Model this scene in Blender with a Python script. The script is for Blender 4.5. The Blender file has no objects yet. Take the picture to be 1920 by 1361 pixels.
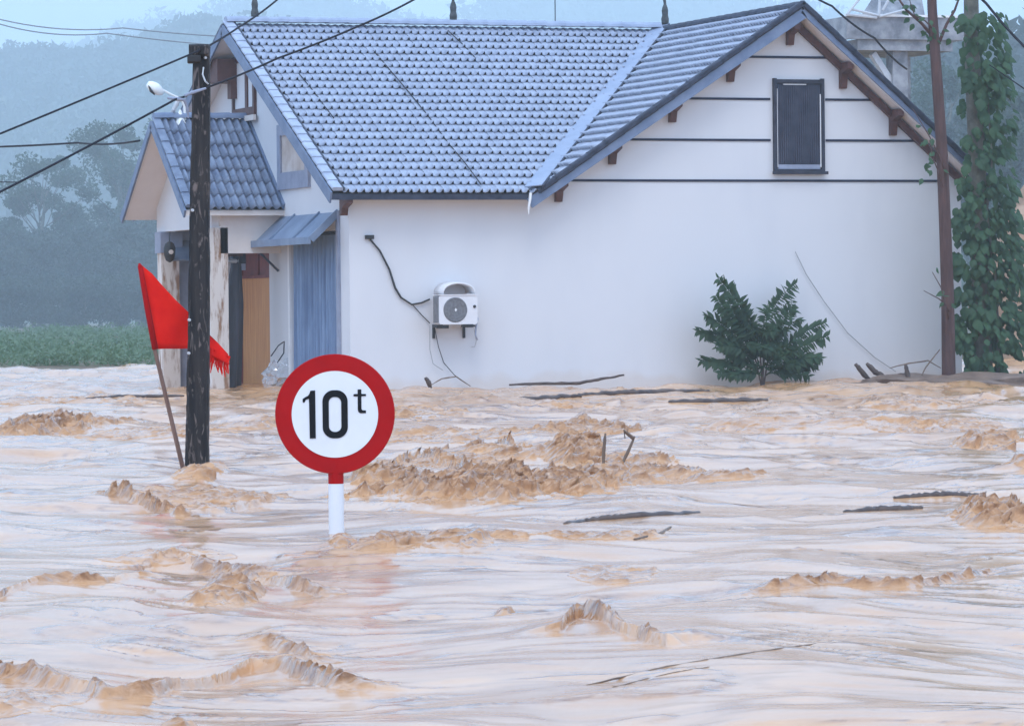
import bpy, math, random
import numpy as np
from mathutils import Vector, Matrix, noise as mnoise

random.seed(7)
SC = bpy.context.scene
COL = SC.collection

# ------------------------------------------------------------------ camera
FPX, IMW, IMH = 8000.0, 1920.0, 1361.0      # focal length in photo pixels
YAW = math.atan2(2875.0, FPX)
PITCH = -math.atan2(680.5 - 591.0, FPX)
ROLL = 0.010
CAMH = 1.29
_f = Vector((math.sin(YAW) * math.cos(PITCH), math.cos(YAW) * math.cos(PITCH), math.sin(PITCH)))
_r = Vector((math.cos(YAW), -math.sin(YAW), 0.0))
_u = _r.cross(_f)
CR = _r * math.cos(ROLL) - _u * math.sin(ROLL)
CU = _u * math.cos(ROLL) + _r * math.sin(ROLL)
CW = _f
CP = Vector((0, 0, CAMH))
cam_d = bpy.data.cameras.new('camera')
cam_d.sensor_width = 36.0
cam_d.lens = FPX / IMW * 36.0
cam_d.clip_start = 0.1
cam_d.clip_end = 30000
cam = bpy.data.objects.new('camera', cam_d)
cam.matrix_world = Matrix((CR, CU, -CW)).transposed().to_4x4()
cam.location = CP
COL.objects.link(cam)
SC.camera = cam

# ------------------------------------------------------------------ sky, sun, exposure
SUN_EL, SUN_AZ = math.radians(58), math.radians(205)      # azimuth clockwise from +Y
world = bpy.data.worlds.new('World'); SC.world = world; world.use_nodes = True
wn = world.node_tree; wn.nodes.clear()
wo = wn.nodes.new('ShaderNodeOutputWorld'); wb = wn.nodes.new('ShaderNodeBackground')
sky = wn.nodes.new('ShaderNodeTexSky'); sky.sky_type = 'NISHITA'; sky.sun_disc = False
sky.sun_elevation = SUN_EL; sky.sun_rotation = SUN_AZ
sky.air_density = 1.0; sky.dust_density = 3.0; sky.ozone_density = 1.0
wm = wn.nodes.new('ShaderNodeMix'); wm.data_type = 'RGBA'; wm.inputs[0].default_value = 0.85
wm.inputs[7].default_value = (6.8, 9.5, 14.0, 1)      # even overcast veil
wn.links.new(sky.outputs[0], wm.inputs[6]); wn.links.new(wm.outputs[2], wb.inputs[0])
wb.inputs[1].default_value = 0.13
wn.links.new(wb.outputs[0], wo.inputs[0])
sun_d = bpy.data.lights.new('sun', 'SUN'); sun_d.energy = 1.1; sun_d.angle = math.radians(25)
sun_d.color = (1.0, 0.97, 0.93)
sun = bpy.data.objects.new('sun', sun_d); COL.objects.link(sun)
sdir = Vector((math.sin(SUN_AZ) * math.cos(SUN_EL), math.cos(SUN_AZ) * math.cos(SUN_EL), math.sin(SUN_EL)))
sun.rotation_euler = sdir.to_track_quat('Z', 'Y').to_euler()
sun.location = (20, 40, 40)
SC.view_settings.view_transform = 'Standard'; SC.view_settings.look = 'None'
SC.view_settings.gamma = 1.0; SC.view_settings.use_curve_mapping = False
SC.view_settings.exposure = 0.25
SC.render.engine = 'CYCLES'
SC.cycles.use_denoising = True
SC.cycles.max_bounces = 10; SC.cycles.volume_bounces = 4
SC.cycles.transparent_max_bounces = 16
SC.render.film_transparent = False


def ray(u, v):
    return CW + CR * ((u - 960.0) / FPX) + CU * ((680.5 - v) / FPX)
def at(u, v, Y):
    d = ray(u, v); return CP + d * (Y / d.y)
def atx(u, v, X):
    d = ray(u, v); return CP + d * (X / d.x)
def atz(u, v, z=0.0):
    d = ray(u, v); return CP + d * ((z - CAMH) / d.z)
def atd(u, v, dist):
    return CP + ray(u, v) * dist

# ------------------------------------------------------------------ helpers
def tag(o, label=None, cat=None, group=None, kind=None):
    if label: o['label'] = label
    if cat: o['category'] = cat
    if group: o['group'] = group
    if kind: o['kind'] = kind
    return o
def empty(name, loc, label=None, cat=None, group=None, rz=0.0):
    o = bpy.data.objects.new(name, None); COL.objects.link(o)
    o.empty_display_size = 0.2
    o.location = loc; o.rotation_euler = (0, 0, rz)
    return tag(o, label, cat, group)

class MB:
    def __init__(self): self.v = []; self.f = []
    def add(self, vs, fs):
        n = len(self.v); self.v.extend([Vector(p) for p in vs]); self.f.extend([tuple(i + n for i in f) for f in fs]); return self
    def box(self, x0, x1, y0, y1, z0, z1):
        vs = [(x, y, z) for z in (z0, z1) for y in (y0, y1) for x in (x0, x1)]
        return self.add(vs, [(0, 2, 3, 1), (4, 5, 7, 6), (0, 1, 5, 4), (2, 6, 7, 3), (0, 4, 6, 2), (1, 3, 7, 5)])
    def beam(self, a, b, w, h, up=(0, 0, 1), w2=None, h2=None, bevel=0.0):
        a = Vector(a); b = Vector(b); d = (b - a).normalized(); up = Vector(up)
        s = d.cross(up).normalized(); n = s.cross(d).normalized()
        vs = []
        for p, ww, hh in ((a, w, h), (b, w2 or w, h2 or h)):
            if bevel > 0:
                c = bevel
                pr = [(-ww/2 + c, -hh/2), (ww/2 - c, -hh/2), (ww/2, -hh/2 + c), (ww/2, hh/2 - c), (ww/2 - c, hh/2), (-ww/2 + c, hh/2), (-ww/2, hh/2 - c), (-ww/2, -hh/2 + c)]
            else:
                pr = [(-ww/2, -hh/2), (ww/2, -hh/2), (ww/2, hh/2), (-ww/2, hh/2)]
            vs += [p + s * x + n * y for x, y in pr]
        k = len(vs) // 2
        fs = [tuple(range(k))[::-1], tuple(range(k, 2 * k))] + [(i, (i + 1) % k, k + (i + 1) % k, k + i) for i in range(k)]
        return self.add(vs, fs)
    def slab(self, poly, t):
        p = [Vector(q) for q in poly]; n = (p[1] - p[0]).cross(p[2] - p[0]).normalized(); k = len(p)
        vs = p + [q - n * t for q in p]
        fs = [tuple(range(k)), tuple(range(2 * k - 1, k - 1, -1))] + [(i, k + i, k + (i + 1) % k, (i + 1) % k) for i in range(k)]
        return self.add(vs, fs)
    def tube(self, pts, r, n=8, cap=True):
        pts = [Vector(p) for p in pts]; m = len(pts)
        rr = r if isinstance(r, (list, tuple)) else [r] * m
        vs = []; ref = Vector((0.13, 0.21, 0.97))
        for i, p in enumerate(pts):
            d = (pts[min(i + 1, m - 1)] - pts[max(i - 1, 0)]).normalized()
            if abs(d.dot(ref)) > 0.97: ref = Vector((0.9, 0.3, 0.1))
            s = d.cross(ref).normalized(); t = s.cross(d).normalized()
            for k in range(n):
                a = 2 * math.pi * k / n
                vs.append(p + (s * math.cos(a) + t * math.sin(a)) * rr[i])
        fs = [(i * n + k, i * n + (k + 1) % n, (i + 1) * n + (k + 1) % n, (i + 1) * n + k) for i in range(m - 1) for k in range(n)]
        if cap: fs += [tuple(range(n))[::-1], tuple((m - 1) * n + k for k in range(n))]
        return self.add(vs, fs)
    def lathe(self, prof, c=(0, 0, 0), axis='z', n=24):
        vs = []; m = len(prof); c = Vector(c)
        for r, h in prof:
            for k in range(n):
                a = 2 * math.pi * k / n
                x, y = r * math.cos(a), r * math.sin(a)
                vs.append(c + (Vector((x, y, h)) if axis == 'z' else Vector((x, h, y))))
        fs = [(i * n + k, i * n + (k + 1) % n, (i + 1) * n + (k + 1) % n, (i + 1) * n + k) for i in range(m - 1) for k in range(n)]
        fs += [tuple(range(n))[::-1], tuple((m - 1) * n + k for k in range(n))]
        return self.add(vs, fs)
    def build(self, name, mat, parent=None, origin=(0, 0, 0), smooth=False, local=False):
        """verts are world points moved to the thing's origin (local=True: already local)."""
        o3 = Vector(origin)
        if parent is not None and not local:
            q = parent
            while q is not None: o3 = o3 + q.location; q = q.parent
        me = bpy.data.meshes.new(name)
        me.from_pydata([tuple(p - o3) if not local else tuple(p) for p in self.v], [], self.f)
        if mat is not None: me.materials.append(mat)
        if smooth: me.polygons.foreach_set('use_smooth', [True] * len(me.polygons))
        o = bpy.data.objects.new(name, me); COL.objects.link(o)
        if parent is not None: o.parent = parent
        elif not local: o.location = o3
        return o

def npmesh(name, verts, faces, mat, parent=None, origin=(0, 0, 0), smooth=False, nper=4):
    me = bpy.data.meshes.new(name)
    verts = np.asarray(verts, dtype=np.float32) - np.asarray(origin, dtype=np.float32)
    faces = np.asarray(faces, dtype=np.int32)
    me.vertices.add(len(verts)); me.vertices.foreach_set('co', verts.ravel())
    nf = len(faces)
    me.loops.add(nf * nper); me.loops.foreach_set('vertex_index', faces.ravel())
    me.polygons.add(nf)
    me.polygons.foreach_set('loop_start', np.arange(0, nf * nper, nper, dtype=np.int32))
    me.polygons.foreach_set('loop_total', np.full(nf, nper, dtype=np.int32))
    if smooth: me.polygons.foreach_set('use_smooth', np.ones(nf, dtype=bool))
    me.update(calc_edges=True)
    if mat is not None: me.materials.append(mat)
    o = bpy.data.objects.new(name, me); COL.objects.link(o)
    if parent is not None: o.parent = parent
    else: o.location = origin
    return o

# ------------------------------------------------------------------ materials
def mat(name, c1, c2=None, scale=4.0, rough=0.6, stretch=(1, 1, 1), bump=0.0, bscale=None, metallic=0.0, spec=0.5, detail=6.0, lo=0.35, hi=0.65, ior=1.45, trans=0.0, alpha=1.0, subs=0.0):
    m = bpy.data.materials.new(name); m.use_nodes = True
    nt = m.node_tree; b = nt.nodes['Principled BSDF']
    b.inputs['Roughness'].default_value = rough; b.inputs['Metallic'].default_value = metallic
    b.inputs['Specular IOR Level'].default_value = spec; b.inputs['IOR'].default_value = ior
    b.inputs['Transmission Weight'].default_value = trans; b.inputs['Alpha'].default_value = alpha
    b.inputs['Base Color'].default_value = (*c1, 1)
    if c2 is not None or bump > 0:
        tc = nt.nodes.new('ShaderNodeNewGeometry'); mp = nt.nodes.new('ShaderNodeMapping')
        mp.inputs['Scale'].default_value = stretch
        nz = nt.nodes.new('ShaderNodeTexNoise'); nz.inputs['Scale'].default_value = scale; nz.inputs['Detail'].default_value = detail
        nz.inputs['Roughness'].default_value = 0.62
        nt.links.new(tc.outputs['Position'], mp.inputs[0]); nt.links.new(mp.outputs[0], nz.inputs['Vector'])
        if c2 is not None:
            rp = nt.nodes.new('ShaderNodeValToRGB')
            rp.color_ramp.elements[0].position = lo; rp.color_ramp.elements[1].position = hi
            rp.color_ramp.elements[0].color = (*c1, 1); rp.color_ramp.elements[1].color = (*c2, 1)
            nt.links.new(nz.outputs[0], rp.inputs[0]); nt.links.new(rp.outputs[0], b.inputs['Base Color'])
        if bump > 0:
            nb = nz
            if bscale:
                nb = nt.nodes.new('ShaderNodeTexNoise'); nb.inputs['Scale'].default_value = bscale; nb.inputs['Detail'].default_value = 5
                nt.links.new(mp.outputs[0], nb.inputs['Vector'])
            bp = nt.nodes.new('ShaderNodeBump'); bp.inputs['Strength'].default_value = 0.6; bp.inputs['Distance'].default_value = bump
            nt.links.new(nb.outputs[0], bp.inputs['Height']); nt.links.new(bp.outputs[0], b.inputs['Normal'])
    return m

def leafmat(name, c1, c2, scale=1.5):
    m = mat(name, c1, c2, scale=scale, rough=0.55, spec=0.3, lo=0.3, hi=0.7)
    nt = m.node_tree; b = nt.nodes['Principled BSDF']; out = nt.nodes['Material Output']
    tr = nt.nodes.new('ShaderNodeBsdfTranslucent'); mx = nt.nodes.new('ShaderNodeMixShader'); mx.inputs[0].default_value = 0.25
    tr.inputs[0].default_value = (c2[0] * 1.2, c2[1] * 1.3, c2[2], 1)
    nt.links.new(b.outputs[0], mx.inputs[1]); nt.links.new(tr.outputs[0], mx.inputs[2]); nt.links.new(mx.outputs[0], out.inputs[0])
    return m

M = {}
def wall_material():
    """white emulsion with faint rain streaks and a mud splash line of its own shape near the flood"""
    m = mat('white_wall', (0.64, 0.64, 0.655), (0.575, 0.58, 0.605), scale=0.8, rough=0.75, stretch=(1, 1, 0.35), bump=0.002, bscale=40, lo=0.45, hi=0.85)
    nt = m.node_tree; b = nt.nodes['Principled BSDF']
    src = b.inputs['Base Color'].links[0].from_socket
    g = nt.nodes.new('ShaderNodeNewGeometry'); sx = nt.nodes.new('ShaderNodeSeparateXYZ'); nt.links.new(g.outputs['Position'], sx.inputs[0])
    nz = nt.nodes.new('ShaderNodeTexNoise'); nz.inputs['Scale'].default_value = 1.6; nz.inputs['Detail'].default_value = 8
    nt.links.new(g.outputs['Position'], nz.inputs['Vector'])
    ad = nt.nodes.new('ShaderNodeMath'); ad.operation = 'MULTIPLY_ADD'; ad.inputs[1].default_value = -0.55; ad.inputs[2].default_value = 0.0
    nt.links.new(nz.outputs[0], ad.inputs[0])
    sm = nt.nodes.new('ShaderNodeMath'); sm.operation = 'ADD'; nt.links.new(sx.outputs[2], sm.inputs[0]); nt.links.new(ad.outputs[0], sm.inputs[1])
    mr = nt.nodes.new('ShaderNodeMapRange'); mr.inputs['From Min'].default_value = -0.24; mr.inputs['From Max'].default_value = -0.08
    mr.inputs['To Min'].default_value = 0.3; mr.inputs['To Max'].default_value = 0.0
    nt.links.new(sm.outputs[0], mr.inputs['Value'])
    mx = nt.nodes.new('ShaderNodeMix'); mx.data_type = 'RGBA'; mx.inputs[7].default_value = (0.55, 0.43, 0.32, 1)
    nt.links.new(mr.outputs[0], mx.inputs[0]); nt.links.new(src, mx.inputs[6]); nt.links.new(mx.outputs[2], b.inputs['Base Color'])
    return m
M['wall'] = wall_material()
M['cream'] = mat('cream_plaster', (0.62, 0.55, 0.50), (0.72, 0.66, 0.62), scale=1.2, rough=0.8)
M['stained'] = mat('stained_plaster', (0.30, 0.17, 0.10), (0.70, 0.63, 0.57), scale=2.2, rough=0.8, stretch=(4, 4, 0.7), lo=0.38, hi=0.52)
M['tile'] = mat('roof_tile', (0.26, 0.30, 0.39), (0.41, 0.455, 0.55), scale=3.5, rough=0.38, bump=0.002, bscale=60, spec=0.5, lo=0.3, hi=0.75)
M['tile2'] = mat('porch_tile', (0.10, 0.13, 0.20), (0.19, 0.235, 0.32), scale=3.0, rough=0.24, bump=0.002, bscale=60, spec=0.5)
M['ridge'] = mat('ridge_cap', (0.24, 0.285, 0.38), (0.33, 0.38, 0.48), scale=3, rough=0.5)
M['flash'] = mat('zinc_flashing', (0.22, 0.27, 0.37), (0.30, 0.35, 0.46), scale=2, rough=0.45)
M['tile_gap_shade'] = mat('gap_shade_black', (0.02, 0.022, 0.028), None, rough=0.9)  # near-black colour for the shade inside the tile openings
M['fascia'] = mat('fascia_paint', (0.11, 0.155, 0.25), (0.17, 0.22, 0.32), scale=3, rough=0.5)
M['verge'] = mat('dark_verge_tile', (0.016, 0.021, 0.038), (0.045, 0.055, 0.085), scale=5, rough=0.6, spec=0.25)
M['soffit'] = mat('soffit_paint', (0.66, 0.62, 0.62), (0.72, 0.69, 0.69), scale=1, rough=0.8)
M['brown'] = mat('brown_timber', (0.055, 0.02, 0.018), (0.11, 0.04, 0.032), scale=6, rough=0.55)
M['band'] = mat('dark_band', (0.012, 0.018, 0.04), (0.025, 0.03, 0.06), scale=6, rough=0.7, spec=0.2)
M['finial'] = mat('dark_finial', (0.025, 0.03, 0.03), (0.07, 0.075, 0.08), scale=10, rough=0.7)
M['slate'] = mat('slate_shutter', (0.030, 0.036, 0.060), (0.055, 0.062, 0.092), scale=3, rough=0.6, spec=0.25)
M['frame'] = mat('dark_frame', (0.02, 0.024, 0.04), (0.045, 0.05, 0.07), scale=5, rough=0.6, spec=0.25)
M['white'] = mat('white_paint', (0.80, 0.80, 0.80), (0.72, 0.72, 0.72), scale=5, rough=0.5)
M['greyframe'] = mat('grey_frame', (0.22, 0.25, 0.33), (0.30, 0.33, 0.42), scale=3, rough=0.55)
M['curtain'] = mat('blue_curtain', (0.12, 0.18, 0.30), (0.22, 0.31, 0.46), scale=2, rough=0.7, stretch=(3, 3, 0.4))
M['beigepane'] = mat('beige_blind', (0.45, 0.36, 0.30), (0.66, 0.60, 0.56), scale=1.8, rough=0.4)
M['dark'] = mat('dark_interior', (0.015, 0.015, 0.018), None, rough=0.7)
M['door'] = mat('brown_door_wood', (0.42, 0.17, 0.055), (0.58, 0.28, 0.10), scale=2.5, rough=0.5, stretch=(5, 5, 0.35))
M['redframe'] = mat('oxblood_frame', (0.11, 0.02, 0.02), (0.20, 0.04, 0.03), scale=3, rough=0.5)
M['awning'] = mat('awning_metal', (0.12, 0.17, 0.26), (0.20, 0.26, 0.36), scale=2, rough=0.4)
M['tarp'] = mat('dark_tarpaulin', (0.02, 0.021, 0.03), (0.055, 0.055, 0.075), scale=2, rough=0.6, stretch=(3, 3, 0.4))
M['acwhite'] = mat('ac_casing', (0.66, 0.65, 0.66), (0.72, 0.71, 0.72), scale=6, rough=0.45)
M['acgrey'] = mat('ac_grille', (0.13, 0.13, 0.14), (0.20, 0.20, 0.21), scale=20, rough=0.5)
M['black'] = mat('black_rubber', (0.012, 0.012, 0.014), (0.03, 0.03, 0.032), scale=8, rough=0.6)
M['cable'] = mat('dark_cable', (0.009, 0.010, 0.015), (0.02, 0.021, 0.03), scale=8, rough=0.7, spec=0.2)
M['thin'] = mat('grey_wire', (0.22, 0.22, 0.23), None, rough=0.6)
M['signred'] = mat('sign_red', (0.40, 0.004, 0.006), (0.34, 0.004, 0.006), scale=6, rough=0.55, spec=0.1)
M['signwhite'] = mat('sign_white', (0.74, 0.77, 0.80), (0.70, 0.73, 0.77), scale=5, rough=0.4)
M['signblack'] = mat('sign_black', (0.006, 0.007, 0.010), None, rough=0.6, spec=0.15)
M['flag'] = mat('flag_red', (0.72, 0.008, 0.004), (0.80, 0.016, 0.008), scale=5, rough=0.8, spec=0.05)
M['flagsleeve'] = mat('flag_sleeve', (0.34, 0.005, 0.007), (0.42, 0.006, 0.009), scale=5, rough=0.8, spec=0.05)
M['stick'] = mat('flag_stick', (0.16, 0.09, 0.07), (0.24, 0.15, 0.12), scale=8, rough=0.7, stretch=(2, 2, 0.3))
M['lampwhite'] = mat('lamp_white', (0.82, 0.84, 0.82), None, rough=0.35)
M['galv'] = mat('galvanised', (0.42, 0.44, 0.47), (0.54, 0.56, 0.58), scale=6, rough=0.45)
M['concrete'] = mat('weathered_concrete', (0.14, 0.15, 0.17), (0.34, 0.35, 0.37), scale=2.2, rough=0.85, bump=0.01)
M['log'] = mat('wet_driftwood', (0.045, 0.03, 0.028), (0.11, 0.075, 0.06), scale=5, rough=0.5, bump=0.01)
M['twig'] = mat('brown_twig', (0.13, 0.085, 0.06), (0.20, 0.14, 0.10), scale=5, rough=0.7)
M['bark'] = mat('brown_bark', (0.050, 0.022, 0.019), (0.095, 0.048, 0.042), scale=4, rough=0.75, stretch=(3, 3, 0.4), bump=0.015)
M['greybark'] = mat('grey_bark', (0.07, 0.07, 0.055), (0.15, 0.15, 0.12), scale=4, rough=0.85, bump=0.02)
M['ivy'] = leafmat('ivy_leaf', (0.022, 0.055, 0.028), (0.055, 0.12, 0.055))
M['bush'] = leafmat('bush_leaf', (0.018, 0.045, 0.028), (0.05, 0.10, 0.05), scale=2.0)
M['tree'] = leafmat('tree_leaf', (0.03, 0.055, 0.045), (0.07, 0.11, 0.07), scale=0.6)
M['tree2'] = leafmat('dark_tree_leaf', (0.018, 0.032, 0.034), (0.06, 0.085, 0.065), scale=0.4)
M['grass'] = leafmat('bank_grass', (0.085, 0.14, 0.09), (0.15, 0.22, 0.13), scale=0.5)
M['hill'] = mat('hill_vegetation', (0.03, 0.05, 0.028), (0.07, 0.095, 0.05), scale=0.08, rough=0.9, detail=8)
M['bank'] = mat('bank_soil', (0.14, 0.09, 0.06), (0.07, 0.09, 0.04), scale=0.6, rough=0.9, bump=0.05)
M['earth'] = mat('eroded_earth', (0.34, 0.20, 0.12), (0.46, 0.30, 0.20), scale=1.5, rough=0.9, bump=0.08)
M['mud'] = mat('wet_mud', (0.13, 0.085, 0.065), (0.22, 0.15, 0.11), scale=3, rough=0.5, bump=0.03)
M['plastic'] = mat('clear_plastic', (0.85, 0.88, 0.92), None, rough=0.12, trans=0.75, ior=1.3)

def pole_material():
    m = mat('black_weathered_pole', (0.010, 0.010, 0.012), (0.045, 0.038, 0.036), scale=3.0, rough=0.65, spec=0.2, stretch=(6, 6, 0.5), bump=0.012, lo=0.35, hi=0.75)
    nt = m.node_tree; b = nt.nodes['Principled BSDF']; src = b.inputs['Base Color'].links[0].from_socket
    g = nt.nodes.new('ShaderNodeNewGeometry'); mp = nt.nodes.new('ShaderNodeMapping'); mp.inputs['Scale'].default_value = (9, 9, 2.2)
    nz = nt.nodes.new('ShaderNodeTexNoise'); nz.inputs['Scale'].default_value = 2.6; nz.inputs['Detail'].default_value = 9; nz.inputs['Distortion'].default_value = 1.5
    nt.links.new(g.outputs['Position'], mp.inputs[0]); nt.links.new(mp.outputs[0], nz.inputs['Vector'])
    rp = nt.nodes.new('ShaderNodeValToRGB'); rp.color_ramp.elements[0].position = 0.57; rp.color_ramp.elements[1].position = 0.70
    nt.links.new(nz.outputs[0], rp.inputs[0])
    mx = nt.nodes.new('ShaderNodeMix'); mx.data_type = 'RGBA'; mx.inputs[7].default_value = (0.16, 0.13, 0.12, 1)
    nt.links.new(rp.outputs[0], mx.inputs[0]); nt.links.new(src, mx.inputs[6]); nt.links.new(mx.outputs[2], b.inputs['Base Color'])
    return m
M['pole'] = pole_material()

def water_material():
    m = bpy.data.materials.new('muddy_flood_water'); m.use_nodes = True
    nt = m.node_tree; b = nt.nodes['Principled BSDF']; N = nt.nodes.new; L = nt.links.new
    at_ = N('ShaderNodeAttribute'); at_.attribute_name = 'foam'
    g = N('ShaderNodeNewGeometry'); mp = N('ShaderNodeMapping'); mp.vector_type = 'POINT'
    mp.inputs['Rotation'].default_value = (0, 0, YAW - 0.10); mp.inputs['Scale'].default_value = (1.0, 1.9, 1.0)
    L(g.outputs['Position'], mp.inputs[0])
    n1 = N('ShaderNodeTexNoise'); n1.inputs['Scale'].default_value = 1.1; n1.inputs['Detail'].default_value = 9; n1.inputs['Distortion'].default_value = 0.8
    n1.inputs['Roughness'].default_value = 0.6
    L(mp.outputs[0], n1.inputs['Vector'])
    r1 = N('ShaderNodeValToRGB'); r1.color_ramp.elements[0].position = 0.35; r1.color_ramp.elements[1].position = 0.7
    r1.color_ramp.elements[0].color = (0.50, 0.262, 0.122, 1); r1.color_ramp.elements[1].color = (0.64, 0.365, 0.19, 1)
    L(n1.outputs[0], r1.inputs[0])
    n2 = N('ShaderNodeTexNoise'); n2.inputs['Scale'].default_value = 9; n2.inputs['Detail'].default_value = 10; n2.inputs['Roughness'].default_value = 0.72; n2.inputs['Distortion'].default_value = 0.8
    L(g.outputs['Position'], n2.inputs['Vector'])
    r2 = N('ShaderNodeValToRGB'); r2.color_ramp.elements[0].position = 0.40; r2.color_ramp.elements[1].position = 0.68; e2 = r2.color_ramp.elements.new(0.54); e2.color = (0.36, 0.185, 0.09, 1)
    r2.color_ramp.elements[0].color = (0.20, 0.088, 0.036, 1); r2.color_ramp.elements[2].color = (0.54, 0.33, 0.20, 1)
    L(n2.outputs[0], r2.inputs[0])
    mx = N('ShaderNodeMix'); mx.data_type = 'RGBA'
    L(at_.outputs['Fac'], mx.inputs[0]); L(r1.outputs[0], mx.inputs[6]); L(r2.outputs[0], mx.inputs[7])
    L(mx.outputs[2], b.inputs['Base Color'])
    ms = N('ShaderNodeMapRange'); ms.inputs['To Min'].default_value = 0.36; ms.inputs['To Max'].default_value = 0.5; L(at_.outputs['Fac'], ms.inputs['Value']); L(ms.outputs[0], b.inputs['Specular IOR Level'])
    mr = N('ShaderNodeMapRange'); mr.inputs['To Min'].default_value = 0.17; mr.inputs['To Max'].default_value = 0.12
    L(at_.outputs['Fac'], mr.inputs['Value']); L(mr.outputs[0], b.inputs['Roughness'])
    b.inputs['IOR'].default_value = 1.33; b.inputs['Specular IOR Level'].default_value = 0.16
    # fine ripples drawn out along the current
    n3 = N('ShaderNodeTexNoise'); n3.inputs['Scale'].default_value = 2.6; n3.inputs['Detail'].default_value = 8; n3.inputs['Distortion'].default_value = 0.6
    L(mp.outputs[0], n3.inputs['Vector'])
    bp = N('ShaderNodeBump'); bp.inputs['Strength'].default_value = 0.5; bp.inputs['Distance'].default_value = 0.0024
    L(n3.outputs[0], bp.inputs['Height']); L(bp.outputs[0], b.inputs['Normal'])
    return m
M['water'] = water_material()

# ------------------------------------------------------------------ noise
def pn(x, y, seed=0):
    rng = np.random.RandomState(seed + 11); perm = rng.permutation(512)
    perm = np.concatenate([perm, perm]); ang = rng.rand(512) * 2 * math.pi
    gx, gy = np.cos(ang), np.sin(ang)
    xi = np.floor(x).astype(np.int64); yi = np.floor(y).astype(np.int64); xf = x - xi; yf = y - yi
    def g(ix, iy, fx, fy):
        h = perm[(perm[ix & 511] + iy) & 511]
        return gx[h] * fx + gy[h] * fy
    u = xf * xf * xf * (xf * (xf * 6 - 15) + 10); v = yf * yf * yf * (yf * (yf * 6 - 15) + 10)
    a = g(xi, yi, xf, yf); b = g(xi + 1, yi, xf - 1, yf); c = g(xi, yi + 1, xf, yf - 1); d = g(xi + 1, yi + 1, xf - 1, yf - 1)
    return 1.5 * ((a + (b - a) * u) * (1 - v) + (c + (d - c) * u) * v)
def fbm(x, y, o=4, seed=0, lac=2.07, gain=0.5):
    r = 0; a = 1.0
    for k in range(o):
        r = r + a * pn(x, y, seed + k * 7); x = x * lac; y = y * lac; a *= gain
    return r
def billow(x, y, o=4, seed=0, gain=0.5):
    r = 0; a = 1.0
    for k in range(o):
        r = r + a * (1 - 2 * np.abs(pn(x, y, seed + k * 7))); x = x * 2.13; y = y * 2.13; a *= gain
    return r
def sstep(a, b, x):
    t = np.clip((x - a) / (b - a), 0, 1); return t * t * (3 - 2 * t)

# ------------------------------------------------------------------ flood water
CY, SY = math.cos(YAW), math.sin(YAW)
def sd(p): return p[0] * CY - p[1] * SY, p[0] * SY + p[1] * CY
# broken, churning places: pixel centre in the photo, half extents, height (m), churn
BLOBS = [(880, 912, 185, 30, .09, 1.0), (1075, 852, 46, 30, .11, .9), (1100, 806, 75, 16, .08, .85), (1010, 905, 120, 32, .09, 1.0),
         (720, 893, 48, 22, .09, .9), (1225, 888, 95, 14, .06, .8), (72, 800, 72, 14, .13, 1.0), (190, 795, 48, 12, .08, .6),
         (375, 882, 36, 14, .17, .45), (400, 925, 110, 24, .05, .45), (636, 1014, 26, 10, .10, .55), (700, 1026, 34, 8, .05, .7), (800, 1020, 82, 13, .07, .9),
         (420, 1100, 52, 34, .15, .8), (1872, 968, 62, 22, .12, 1.0), (1150, 1080, 62, 22, .02, .55), (1520, 1022, 32, 6, .03, .7),
         (335, 1349, 34, 13, .10, .8), (60, 1290, 95, 40, .03, .5), (1855, 832, 50, 9, .06, .8), (1740, 800, 110, 10, .04, .5), (1905, 872, 20, 9, .08, .7),
         (900, 815, 170, 14, .04, .5), (820, 862, 90, 12, .05, .6), (960, 852, 70, 11, .05, .6), (1185, 868, 60, 12, .05, .75), (1235, 828, 70, 14, .10, .1), (760, 780, 90, 12, .05, .55), (300, 1040, 100, 8, .03, .5),
         (500, 790, 80, 12, .06, .5), (300, 820, 120, 12, .04, .4), (930, 1010, 90, 8, .03, .5), (1130, 1006, 90, 8, .03, .6),
         (1350, 898, 70, 7, .04, .6), (1500, 800, 150, 8, .03, .35), (950, 1140, 20, 5, .03, .6), (1720, 760, 120, 8, .04, .4), (1050, 760, 130, 7, .04, .4), (150, 750, 140, 8, .03, .4)]
# breaking crests: photo polyline of the lip, height
CRESTS = [([(-60, 1205), (0, 1208), (110, 1236), (200, 1268), (300, 1262), (400, 1228), (470, 1203), (540, 1210), (620, 1242), (700, 1250)], .065),
          ([(1050, 1160), (1080, 1133), (1130, 1145), (1180, 1170), (1250, 1192), (1300, 1184)], .075),
          ([(-60, 1120), (0, 1108), (60, 1088), (130, 1083), (200, 1080), (270, 1068)], .05),
          ([(500, 1182), (540, 1192), (590, 1216)], .04),
          ([(240, 1046), (330, 1028), (420, 1042), (520, 1050), (600, 1058)], .04),
          ([(170, 912), (250, 925), (330, 940), (420, 936), (500, 920)], .07),
          ([(400, 1075), (440, 1062), (520, 1072), (600, 1095)], .06),
          ([(1400, 1110), (1560, 1095), (1700, 1100), (1850, 1060)], .03),
          ([(700, 870), (780, 838), (850, 852), (930, 880)], .10), ([(820, 822), (900, 815), (980, 838)], .08)]
def prep():
    B = []
    for (u, v, hw, hh, A, m) in BLOBS:
        p = atz(u, v, A * .45); s, d = sd(p)
        B.append((s, d, hw * d / FPX, max(hh * d * d / (FPX * CAMH) * .55, .12), A, m))
    Cc = []
    for pts, A in CRESTS:
        q = sorted([sd(atz(u, v, A)) for u, v in pts])
        Cc.append((np.array([a for a, b in q]), np.array([b for a, b in q]), A))
    return B, Cc
BL, CL = prep()
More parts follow.
